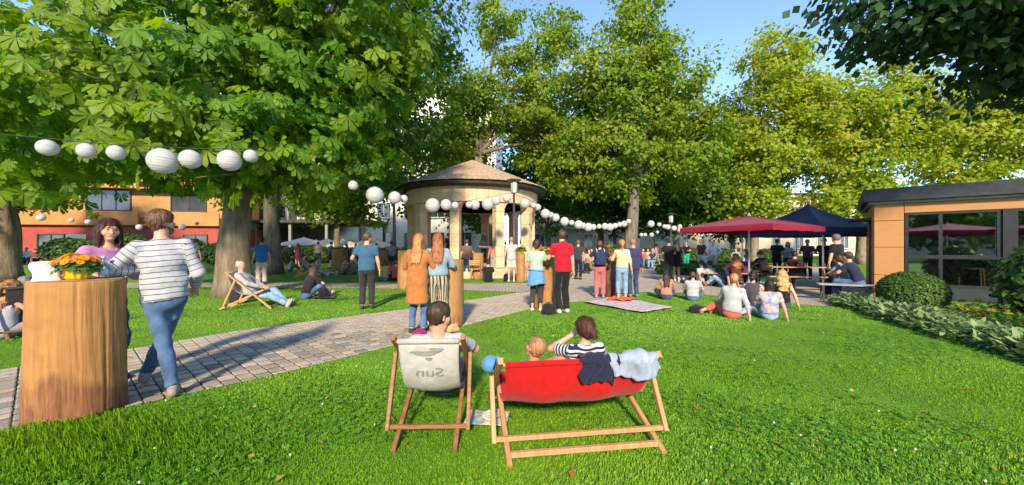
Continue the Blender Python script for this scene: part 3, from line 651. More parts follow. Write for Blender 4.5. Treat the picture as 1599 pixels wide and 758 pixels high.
for i, (x, y) in enumerate(rw):
    for j in range(2):
        leaf_plant('sage_plant', 'soft grey-green broad-leaved plant in the border edging the lawn', 'plant', (x + .42 * j + RNG.uniform(-.08, .08), y + .1 * j + RNG.uniform(-.1, .1), 0), 170, .15, .030, L_sage, .36, 'grey-green border plants', 100 + i * 2 + j, .26)
for i in range(34):
    t = RNG.uniform(.1, 1); b0 = rw[int(t * 16)]; x = b0[0] + RNG.uniform(.8, 2.6); y = b0[1] + RNG.uniform(-.3, .9)
    if y - 10.85 > -(x - 10.55) * .88 - .35: continue
    if (x - 8.98) ** 2 + (y - 8.35) ** 2 < .7: continue
    leaf_plant('golden_plant', 'low yellow and rust tinted leafy plant in the bed before the kiosk', 'plant', (x, y, 0), 150, .085, .026, L_gold if i % 3 else L_bush, .38, 'yellow bed plants', 200 + i, .30)
def hedge(label, a, b, h, w, n, seed, m=L_hedge):
    a, b = Vector(a), Vector(b); k = max(2, int((b - a).length / (w * 1.1))); parts = []
    for i in range(k):
        p = a.lerp(b, (i + .5) / k); parts.append((p.x, p.y, h * .5, (b - a).length / k * .72, w * .75, h * .55))
    return leaf_blob('hedge', label, 'hedge', parts, n, .16, m, seed=seed, rough=.07)
hedge('long clipped hedge in front of the hotel parasols', (-22, 31, 0), (-8, 31, 0), 1.35, 1.2, 6500, 91)
hedge('hedge before the stone villa beyond the plaza', (9.5, 31, 0), (24.5, 33, 0), 1.2, 1.2, 6500, 92)
hedge('low green bed behind the beer tables', (7.8, 19.5, 0), (12.3, 18.0, 0), .55, 1.0, 4500, 93)
leaf_blob('dark_shrub', 'dark evergreen shrub beside the seated pair near the red wall', 'bush', [(-31, 29.5, 1.2, 2.4, 1.5, 1.3), (-34.5, 29, 1.0, 2.0, 1.4, 1.1), (-28, 30, .9, 2.0, 1.3, 1.0)], 5200, .22, L_bush, seed=94, rough=.15)
leaf_blob('dark_shrub', 'shrub below the orange balcony behind the striped-shirt man', 'bush', [(-25.5, 29, 1.0, 1.6, 1.3, 1.1), (-22.5, 28.5, .8, 1.6, 1.2, .9)], 3200, .22, L_hedge, seed=95, rough=.15)

# ------------------------------------------------------------------ grass
m_grass = leafmat('grass_blade', [(.08, .20, .008), (.125, .275, .010), (.175, .335, .014), (.29, .38, .045)], .3, .45, patch=.5, psc=.55, pcol=(.20, .345, .012))
m_clover = leafmat('clover_leaf', [(.055, .175, .013), (.09, .24, .018), (.13, .30, .024)], .25)
def lawn_pts(n, d0, d1, pw=1.0):
    u = RNG.uniform(0, 1, n); d = d0 * (d1 / d0) ** (u ** pw); x = RNG.uniform(-1.5, 1.5, n) * (d + .4); return x, d
def lawn_ok(x, y):
    bad = in_poly(x, y, PATH) | in_poly(x, y, PLAZA) | in_poly(x, y, CROSS) | (np.hypot(x + 3.79, y - 3.25) < .29)
    bad |= in_poly(x, y, [(8.6, 9.4)] + [tuple(p) for p in rw] + [(6.6, 2.0), (14, 2), (14, 12), (9.4, 9.6)])
    return ~bad
def waves(x, y, s=1.0): return (np.sin(x * 1.7 * s + 1.3 * np.sin(y * 1.1 * s)) + np.sin(y * 2.1 * s + 1.7 * np.sin(x * .9 * s + 2)) + .6 * np.sin(x * 5.1 * s + y * 3.7 * s)) / 2.6
gx, gy = lawn_pts(285000, 1.7, 15.0, .92)
ok = lawn_ok(gx, gy) & ((waves(gx * .7 + 2, gy * .9, 1.1) < .55) | (RNG.uniform(0, 1, len(gx)) < .75)); gx, gy = gx[ok], gy[ok]; n = len(gx)
wv = waves(gx, gy); longg = np.exp(-((gx + 3.5) ** 2 / .9 + (gy - 2.75) ** 2 / .16)) + .5 * np.exp(-((gx + 2.6) ** 2 / .8 + (gy - 2.6) ** 2 / .25)) + .3 * np.exp(-((gx - 2.8) ** 2 / 1.6 + (gy - 2.3) ** 2 / .25)) + .15 * np.exp(-(gx ** 2 / 3 + (gy - 2.0) ** 2 / .15))
hgt = (.018 + .007 * wv + .085 * longg) * RNG.uniform(.6, 1.4, n) * (1 + .02 * gy); wid = (.0019 + .0009 * gy) * RNG.uniform(.7, 1.3, n)
th = RNG.uniform(0, 2 * PI, n); comb = 1.2 * np.sin(gx * .8) + 2.2 * np.cos(gy * .7); lx = np.cos(th) * .5 + .6 * np.cos(comb); ly = np.sin(th) * .5 + .6 * np.sin(comb); bend = RNG.uniform(.25, 1.0, n)
base = np.stack([gx, gy, np.zeros(n)], 1); fa = RNG.uniform(0, 2 * PI, n); sd = np.stack([np.cos(fa), np.sin(fa) * .5, np.zeros(n)], 1) * wid[:, None]
lean = np.stack([lx, ly, np.zeros(n)], 1) * (hgt * bend)[:, None]; up = np.array([0, 0, 1.0]) * hgt[:, None]
mid = base + lean * .3 + up * .6; tip = base + lean + up * (1 - .35 * bend)[:, None]
GV = np.stack([base - sd, base + sd, mid - sd * .8, mid + sd * .8, tip], 1).reshape(-1, 3)
i5 = np.arange(n, dtype=np.int32)[:, None] * 5
GF = np.concatenate([i5 + np.array([[0, 1, 3]]), i5 + np.array([[0, 3, 2]]), i5 + np.array([[2, 3, 4]])], 1).reshape(-1, 3)
rv = np.clip(.5 + .22 * waves(gx, gy, .55) + RNG.normal(0, .2, n), 0, 1)
near3 = np.repeat(gy < 4.6, 3); solo = np.tile([True, False, False], n); far_f = (i5 + np.array([[0, 1, 4]])); GF = GF.reshape(n, 3, 3); GF[gy >= 4.6, 0] = far_f[gy >= 4.6]; GF = GF.reshape(-1, 3)[near3 | solo]
gr = onp('grass', GV, GF, m_grass, None, False, {'rnd': ('FACE', np.repeat(rv, 3)[near3 | solo])}); tag(gr, 'short mown lawn grass', 'grass', kind='stuff')
# clover patches
cx, cy = lawn_pts(40000, 1.8, 8.5); ok = lawn_ok(cx, cy) & (waves(cx + 4, cy * 1.3 + 1, .8) + RNG.normal(0, .25, len(cx)) > .25); cx, cy = cx[ok], cy[ok]; n = len(cx)
TV = [(0, 0, 0)]; TF = []
for k in range(3):
    a = 2 * PI * k / 3; k0 = len(TV)
    for q, r_ in ((-.7, .9), (0, 1.0), (.7, .9)): TV.append((r_ * math.cos(a + q), r_ * math.sin(a + q), .12))
    TF += [(0, k0 + i, k0 + i + 1) for i in range(2)]
th = RNG.uniform(0, 2 * PI, n); dv = np.stack([np.cos(th), np.sin(th), np.zeros(n)], 1); nv = np.array([0, 0, 1.]) + RNG.normal(0, .28, (n, 3))
ax, ay, az = frames(nv, dv); V, F = scatter(TV, TF, np.stack([cx, cy, RNG.uniform(.018, .034, n)], 1), ax, ay, az, RNG.uniform(.011, .019, n) * (1 + .06 * cy))
tag(onp('clover', V, F, m_clover, None, False, {'rnd': ('FACE', np.repeat(RNG.uniform(0, 1, n), 6))}), 'clover leaves growing through the lawn', 'clover', kind='stuff')
# clover flowers
fx, fy = lawn_pts(70, 1.9, 7.5); ok = lawn_ok(fx, fy) & (waves(fx + 4, fy * 1.3 + 1, .8) > -.2); fb = MB()
for x, y in zip(fx[ok], fy[ok]): fb.lathe([(.002, .04), (.006, .044), (.007, .049), (.005, .055), (.001, .057)], 7, (x, y, 0))
tag(fb.build('clover_blossom', mat('clover_white', (.7, .68, .6), (.6, .5, .5))), 'tiny white clover heads dotted over the lawn', 'flowers', kind='stuff')

# ------------------------------------------------------------------ stump tables
def stumpmat(name, c1, c2, dark, stain_h):
    m, nt, N, L, b = _new(name); tc = N.new('ShaderNodeTexCoord'); mp = N.new('ShaderNodeMapping'); mp.inputs['Scale'].default_value = (9, 9, .55); L.new(tc.outputs['Object'], mp.inputs[0])
    nz = N.new('ShaderNodeTexNoise'); nz.inputs['Scale'].default_value = 2.2; nz.inputs['Detail'].default_value = 9; nz.inputs['Distortion'].default_value = .5; L.new(mp.outputs[0], nz.inputs['Vector'])
    rp = N.new('ShaderNodeValToRGB'); rp.color_ramp.elements[0].position = .3; rp.color_ramp.elements[1].position = .7; rp.color_ramp.elements[0].color = c4(c1); rp.color_ramp.elements[1].color = c4(c2); L.new(nz.outputs['Fac'], rp.inputs[0])
    # weathered dark sapwood left on the lower part, ragged edge
    m2 = N.new('ShaderNodeMapping'); m2.inputs['Scale'].default_value = (4.5, 4.5, 2.6); L.new(tc.outputs['Object'], m2.inputs[0])
    n2 = N.new('ShaderNodeTexNoise'); n2.inputs['Scale'].default_value = 1.0; n2.inputs['Detail'].default_value = 7; L.new(m2.outputs[0], n2.inputs['Vector'])
    sx = N.new('ShaderNodeSeparateXYZ'); L.new(tc.outputs['Object'], sx.inputs[0])
    ma = N.new('ShaderNodeMath'); ma.operation = 'MULTIPLY_ADD'; ma.inputs[1].default_value = 1.1; L.new(n2.outputs['Fac'], ma.inputs[0]); 
    sb = N.new('ShaderNodeMath'); sb.operation = 'SUBTRACT'; sb.inputs[0].default_value = stain_h - .55; L.new(sx.outputs['Z'], sb.inputs[1]); L.new(sb.outputs[0], ma.inputs[2])
    r2 = N.new('ShaderNodeValToRGB'); r2.color_ramp.elements[0].position = 0.0; r2.color_ramp.elements[1].position = .16; L.new(ma.outputs[0], r2.inputs[0])
    n3 = N.new('ShaderNodeTexNoise'); n3.inputs['Scale'].default_value = 6; n3.inputs['Detail'].default_value = 8; L.new(mp.outputs[0], n3.inputs['Vector'])
    r3 = N.new('ShaderNodeValToRGB'); r3.color_ramp.elements[0].position = .3; r3.color_ramp.elements[1].position = .68; r3.color_ramp.elements[0].color = c4(dark); r3.color_ramp.elements[1].color = c4(tuple(v * 2.6 for v in dark)); L.new(n3.outputs['Fac'], r3.inputs[0])
    mx = N.new('ShaderNodeMix'); mx.data_type = 'RGBA'; L.new(r2.outputs[0], mx.inputs[0]); L.new(rp.outputs[0], mx.inputs[6]); L.new(r3.outputs[0], mx.inputs[7]); n4 = N.new('ShaderNodeTexNoise'); n4.inputs['Scale'].default_value = 3.2; n4.inputs['Detail'].default_value = 8; n4.inputs['Distortion'].default_value = 1.2; L.new(tc.outputs['Object'], n4.inputs['Vector'])
    mr = N.new('ShaderNodeMapRange'); mr.inputs['From Min'].default_value = .3; mr.inputs['From Max'].default_value = .7; mr.inputs['To Min'].default_value = .74; mr.inputs['To Max'].default_value = 1.06; L.new(n4.outputs['Fac'], mr.inputs['Value'])
    hs = N.new('ShaderNodeHueSaturation'); L.new(mr.outputs[0], hs.inputs['Value']); L.new(mx.outputs[2], hs.inputs['Color']); L.new(hs.outputs[0], b.inputs['Base Color'])
    bp = N.new('ShaderNodeBump'); bp.inputs['Strength'].default_value = .45; bp.inputs['Distance'].default_value = .014; L.new(n3.outputs['Fac'], bp.inputs['Height']); L.new(bp.outputs[0], b.inputs['Normal']); b.inputs['Roughness'].default_value = .85
    return m
m_st1 = stumpmat('stump_wood', (.33, .145, .040), (.42, .20, .060), (.12, .048, .018), .36)
m_st2 = stumpmat('stump_wood_far', (.30, .14, .045), (.42, .215, .075), (.16, .075, .03), .15)
m_st3 = stumpmat('stump_bark', (.13, .06, .03), (.20, .10, .05), (.05, .022, .012), .6)
m_top = mat('stump_top', (.42, .25, .10), (.30, .17, .07), scale=14, rough=.8, bump=.2)
def stump(label, loc, r, h, m=m_st2, seed=1, n=40):
    rg = np.random.default_rng(seed); ph = rg.uniform(0, 6, 6)
    fn = lambda a, z: 1 + .03 * math.sin(2 * a + ph[0] + z * .5) + .022 * math.sin(3 * a + ph[1]) + .014 * math.sin(7 * a + ph[2] + z * 2) + .006 * math.sin(13 * a + ph[3]) + .004 * math.sin(29 * a + 5 * z + ph[4]) - .05 * math.exp(-((((a - 5.55 - .04 * math.sin(5 * z) + PI) % (2 * PI)) - PI) / .022) ** 2) * (z > .35 * h) - .035 * math.exp(-((((a - 4.9 + .05 * math.sin(4 * z) + PI) % (2 * PI)) - PI) / .03) ** 2) * (z < .5 * h) - .03 * math.exp(-((((a - 6.1 + PI) % (2 * PI)) - PI) / .025) ** 2)
    prof = [(r * (1.05 - .05 * t) , h * t) for t in np.linspace(0, .985, 22)] + [(r * .985, h)]
    o = MB().lathe(prof, 180 if loc[1] < 5 else n, fn=fn).build('stump_table', m, None, True); o.location = (loc[0], loc[1], 0)
    tag(o, label, 'stump table', 'tree stump standing tables')
    t = MB().lathe([(r * .97, h + .003), (r * .93, h + .006), (.01, h + .006)], n, fn=fn).build('cut_top', m_top, o)
    return o
STUMP1 = Vector((-3.79, 3.25, 0)); ST_H = 1.16
stump('broad smooth stump table carrying the yellow flower pot', STUMP1, .285, ST_H, m_st1, 3)
def spx(x, y): return G(x, y)
stump('stump table between the orange coat and the denim jacket', (-1.20, 6.85), .30, 1.2, m_st2, 4)
stump('wide stump table on the lawn behind the orange coat', spx(637, 451), .32, 1.32, m_st2, 5)
stump('stump table between mint top and red polo shirt', (.76, 8.75), .25, 1.2, m_st2, 6)
stump('dark bark-covered stump table between backpack woman and blonde woman', spx(953, 463), .24, 1.25, m_st3, 7)
stump('slim stump table with yellow flowers beside the lamp post', spx(814, 441), .17, 1.15, m_st2, 8)
stump('stump table by the folding chair before the pavilion', spx(747, 436), .24, 1.15, m_st2, 9)
stump('stump table beside the man in grey on the rear lawn', spx(531, 423), .42, 1.28, m_st2, 10)
stump('stump table behind the man in blue on the rear lawn', spx(597, 424), .34, 1.25, m_st2, 11)

# flower pots
m_yel = mat('yellow_pot', (.80, .50, .015), (.75, .45, .01), rough=.35, spec=.5)
L_pet = leafmat('petals', [(.75, .28, .01), (.80, .36, .015), (.62, .13, .01)], .25); L_pl2 = leafmat('mum_leaf', [(.03, .09, .012), (.06, .15, .02), (.09, .2, .03)], .25)
def flowerpot(loc, s, label, seed, nfl=46, pm=m_yel, grp=None):
    rg = np.random.default_rng(seed); root = empty('flower_pot', loc, 0, label, 'flower pot', grp)
    fl = lambda a, z: 1 + .055 * math.cos(12 * a)
    MB().lathe([(.062 * s, 0), (.075 * s, .02 * s), (.09 * s, .09 * s), (.108 * s, .11 * s), (.10 * s, .108 * s), (.085 * s, .09 * s)], 72, fn=fl).build('pot', pm, root, True)
    n = 260; u = nrm(rg.normal(size=(n, 3))); u[:, 2] = abs(u[:, 2]); p = u * np.array([.16, .15, .10]) * s * rg.uniform(.5, 1, (n, 1)) + np.array([0, 0, .115 * s]); p[:, 2] -= .03 * s
    ax, ay, az = frames(u + np.array([0, 0, .5]) + rg.normal(0, .3, (n, 3)), u + rg.normal(0, .5, (n, 3))); V, F = scatter(LEAF4[0], LEAF4[1], p, ax, ay, az, .055 * s * rg.uniform(.7, 1.3, n))
    onp('leaves', V, F, L_pl2, root, False, {'rnd': ('FACE', np.repeat(rg.uniform(0, 1, n), 4))})
    TV = []; TF = []
    for ring, (r0, el) in enumerate(((1.0, .15), (.72, .5), (.42, .95))):
        for k in range(14 - ring * 3):
            a = 2 * PI * (k + ring * .4) / (14 - ring * 3); q = len(TV)
            for rr, da in ((.12, 0), (r0 * .7, -.2), (r0 * .7, .2), (r0, 0)): TV.append((rr * math.cos(a + da), rr * math.sin(a + da), rr * el * .5))
            TF += [(q, q + 1, q + 2), (q + 1, q + 3, q + 2)]
    for k in range(nfl):
        t = 2.4 * k; rr = math.sqrt((k + .5) / nfl); c = np.array([[.165 * s * rr * math.cos(t), .155 * s * rr * math.sin(t), (.215 - .075 * rr * rr) * s + rg.normal(0, .008)]]); o_ = np.array([[rr * math.cos(t), rr * math.sin(t), .9]])
        ax, ay, az = frames(o_ + rg.normal(0, .15, (1, 3)), np.array([[1., .2, 0]])); V, F = scatter(TV, TF, c, ax, ay, az, .034 * s * rg.uniform(.8, 1.2))
        onp('blossom', V, F, L_pet, root, False, {'rnd': ('FACE', np.clip(np.full(len(TF), rg.uniform(0, .8)) + rg.uniform(0, .2, len(TF)), 0, 1))})
    return root
flowerpot((STUMP1.x + .05, STUMP1.y - .05, ST_H + .006), 1.0, 'orange chrysanthemums in a fluted yellow pot on the broad stump', 3)
wp = MB(); pr = []
for k in range(9):
    t = k / 8; pr.append((.075 + .012 * math.sin(t * 5), t * .15))
bag = MB(); P = []
for i in range(7):
    z = i / 6 * .155; w = .085 - .012 * math.sin(i); P.append([(math.copysign(abs(math.cos(a)) ** .5, math.cos(a)) * w, math.copysign(abs(math.sin(a)) ** .5, math.sin(a)) * (.05 - .03 * i / 6), z + .006 * math.sin(3 * a) * (i > 4)) for a in np.linspace(0, 2 * PI, 25)])
o = bag.grid(P).build('paper_bag', mat('white_paper', (.72, .68, .62), (.64, .60, .54), scale=9, bump=.5), None, True); o.location = (STUMP1.x - .09, STUMP1.y - .15, ST_H + .006); o.rotation_euler = (0, 0, R(49)); tag(o, 'crumpled white paper bag standing by the yellow pot', 'paper bag')
m_bot = mat('water_bottle', (.36, .55, .60), (.45, .62, .66), rough=.12, spec=.6); 
bt = empty('water_bottle', (STUMP1.x + .16, STUMP1.y + .05, ST_H + .006), 0, 'small clear water bottle on the stump beside the flowers', 'bottle')
m_clear = glassmat('clear_plastic', (.72, .86, .88), .18)
MB().lathe([(.028, 0), (.031, .01), (.031, .10), (.029, .12), (.013, .155), (.012, .175)], 24).build('body', m_clear, bt, True); MB().lathe([(.032, .03), (.032, .085)], 24).build('label', mat('bottle_label', (.35, .55, .62)), bt, True); MB().lathe([(.015, .17), (.015, .195), (.012, .197)], 16).build('cap', mat('cap_blue', (.25, .45, .7)), bt, True)
ft = spx(814, 441); flowerpot((ft.x, ft.y, 1.156), 1.5, 'yellow flowers in a yellow pot on the slim stump', 9, 14, grp=None)
fs = spx(953, 463); flowerpot((fs.x, fs.y, 1.256), 1.2, 'green plant with orange blooms in an orange pot on the dark stump', 11, 10, mat('orange_pot', (.62, .14, .05), rough=.5))
ft = Vector((.76, 8.75, 0)); flowerpot((ft.x + .02, ft.y, 1.206), 1.1, 'orange flowers in a yellow pot on the stump beside the red polo shirt', 12, 16)

# ------------------------------------------------------------------ deck chairs
m_teak = mat('deck_teak', (.20, .085, .035), (.28, .13, .055), scale=6, rough=.6, stretch=(1, 1, 8)); m_pine = mat('deck_pine', (.38, .20, .085), (.47, .27, .12), scale=6, rough=.6, stretch=(6, 1, 1))
def slingmat(name, col, tr=.25):
    m = clothmat(col).copy(); m.name = name; nt = m.node_tree; N, L = nt.nodes, nt.links; t = N.new('ShaderNodeBsdfTranslucent'); t.inputs[0].default_value = c4(col); ms = N.new('ShaderNodeMixShader'); ms.inputs[0].default_value = tr
    L.new(N['Principled BSDF'].outputs[0], ms.inputs[1]); L.new(t.outputs[0], ms.inputs[2]); L.new(ms.outputs[0], N['Material Output'].inputs['Surface']); return m
def deckchair(label, loc, rz, W, zt, wood, sling, sag=.0, name='deck_chair', tw=.032, group='deck chairs on the lawn', belly=0.0, wrinkle=0.0):
    """local: x across, y forward (where the sitter looks), origin under the rear feet"""
    root = empty(name, loc, rz, label, 'deck chair', group); k = zt / .76; T = lambda y, z: (y, z * k)
    tops, ff = (.16, zt), (1.10, .012); rf, fs = (0.0, .012), (.92, .40 * k)
    for s in (-1, 1):
        xo, xi = s * W / 2, s * (W / 2 - tw * 1.25); xp = s * (W / 2 + tw * 1.25)
        MB().bar((xo, tops[0] - .018, tops[1] + .03), (xo, ff[0], ff[1]), tw, tw * 1.3, (0, 1, 0)).build('back_rail', wood, root)
        MB().bar((xi, rf[0], rf[1]), (xi, fs[0], fs[1]), tw, tw * 1.3, (0, 1, 0)).build('seat_rail', wood, root)
        py = tops[0] + (ff[0] - tops[0]) * .22; pz = tops[1] + (ff[1] - tops[1]) * .22
        MB().bar((xp, py, pz + .015), (xp, .13, .10), tw * .9, tw * 1.2, (0, 1, 0)).build('prop', wood, root)
    top = MB().tube([(-W / 2 + tw * .5, tops[0], tops[1] - .005), (W / 2 - tw * .5, tops[0], tops[1] - .005)], .014, 10).build('top_bar', wood, root)
    MB().tube([(-W / 2 + tw * 1.7, fs[0], fs[1] - .015), (W / 2 - tw * 1.7, fs[0], fs[1] - .015)], .014, 10).build('front_bar', wood, root)
    MB().bar((-W / 2 - tw * .8, .155, .115), (W / 2 + tw * .8, .155, .115), tw * .9).build('prop_bar', wood, root)
    MB().bar((-W / 2 + tw * .5, ff[0] - .05, .05), (W / 2 - tw * .5, ff[0] - .05, .05), tw * .9).build('front_stretcher', wood, root)
    if W > .8: MB().bar((-W / 2 + tw * 1.7, .07, .05), (W / 2 - tw * 1.7, .07, .05), tw).build('rear_stretcher', wood, root)
    P = []; ns = 26; hw = W / 2 - tw * .95
    c0, c1, c2, c3 = np.array(tops), np.array((.28 - belly, zt * .42)), np.array((.48, .20 * k - sag)), np.array(fs)
    for i in range(ns):
        t = i / (ns - 1); q = (1 - t) ** 3 * c0 + 3 * t * (1 - t) ** 2 * c1 + 3 * t * t * (1 - t) * c2 + t ** 3 * c3; row = []
        for j in range(25):
            u = j / 24 * 2 - 1; dz = -.028 * (1 - u * u) * math.sin(PI * t); dy = -.03 * (1 - u * u) * math.sin(PI * min(1, t * 1.6)) + wrinkle * .02 * math.sin(u * 9 + t * 6) * math.sin(PI * t)
            dy -= wrinkle * .05 * (math.exp(-((u + .42) / .22) ** 2) + math.exp(-((u - .35) / .22) ** 2)) * math.exp(-((t - .36) / .16) ** 2)
            row.append((u * hw * (1 - .05 * math.sin(PI * t) * (1 - t)), q[0] + dy, q[1] + dz))
        P.append(row)
    sl = sheet(P, .004).build('sling', sling, root, True)
    MB().tube([(-hw, tops[0] - .002, tops[1] - .004), (hw, tops[0] - .002, tops[1] - .004)], .021, 12).build('hem', sling, sl, True)
    return root, sl
s_white = slingmat('sling_white', (.70, .67, .63), .35); s_red = slingmat('sling_red', (.60, .012, .010), .12)
DC1 = (-.615, 2.60, 0)
ch1, sl1 = deckchair('dark teak deck chair with printed off-white sling beside the red double one', DC1, R(2), .51, .75, m_teak, s_white, sag=.05, belly=.05)
# print seen in reverse through the cloth
tx = bpy.data.curves.new('print', 'FONT'); tx.body = 'Sun'; tx.size = .13; tx.align_x = 'CENTER'; tx.extrude = .0
to = bpy.data.objects.new('print_tmp', tx); COL.objects.link(to); dg = bpy.context.evaluated_depsgraph_get(); tme = bpy.data.meshes.new_from_object(to.evaluated_get(dg)); bpy.data.objects.remove(to)
tme.transform(Matrix.Scale(-1, 4, (1, 0, 0)) @ Matrix.Diagonal((1.15, .8, 1, 1)))
lg = MB()
for cx_, cz_, w_, h_ in ((-.03, .19, .20, .035), (.06, .215, .10, .03), (0, .145, .05, .022)): lg.add([(cx_ + w_ / 2 * math.cos(a) * (1 + .2 * math.sin(5 * a)), cz_ + h_ / 2 * math.sin(a) * (1 + .3 * math.sin(3 * a)), 0) for a in np.linspace(0, 2 * PI, 24, endpoint=False)], [tuple(range(24))])
m_print = mat('faded_print', (.22, .215, .21), (.19, .185, .18), scale=30)
for nm, me in (('print', tme), ('print_mark', None)):
    if me is None: me = bpy.data.meshes.new(nm); me.from_pydata(lg.v, [], lg.f)
    V = np.empty(len(me.vertices) * 3, np.float32); me.vertices.foreach_get('co', V); V = V.reshape(-1, 3)
    # wrap onto the rear face of the sling
    sv = np.array([v.co[:] for v in sl1.data.vertices]); sv = sv[:len(sv) // 2] if sv[:len(sv) // 2, 1].mean() < sv[len(sv) // 2:, 1].mean() else sv[len(sv) // 2:]; W_ = V.copy()
    for i, (x, z, _) in enumerate(V):
        zz = .47 + z; dd = (sv[:, 0] - x) ** 2 + (sv[:, 2] - zz) ** 2 + np.where(sv[:, 1] > .5, 10, 0); near = np.argsort(dd)[:5]; ww = 1 / (dd[near] + 1e-5); W_[i] = (x, (sv[near, 1] * ww).sum() / ww.sum() - .014, zz)
    me.vertices.foreach_set('co', W_.ravel()); me.update(); link(nm, me, m_print, sl1)
DC2 = (.52, 2.50, 0)
ch2, sl2 = deckchair('pale pine double deck chair with bright red sling', DC2, R(8), 1.17, .63, m_pine, s_red, sag=.02, belly=.05, tw=.036, wrinkle=.4)
deckchair('white deck chair under the chestnut with the man in white shirt', G(352, 482), R(-80), .56, .84, m_pine, s_white)
deckchair('grey deck chair on the rear lawn', G(462, 433), R(-70), .56, .84, m_pine, slingmat('sling_grey', (.25, .23, .20), .2))
deckchair('dark deck chair half hidden behind the broad stump', (-7.6, 5.9, 0), R(60), .56, .8, m_teak, slingmat('sling_dark', (.06, .05, .05), .1))

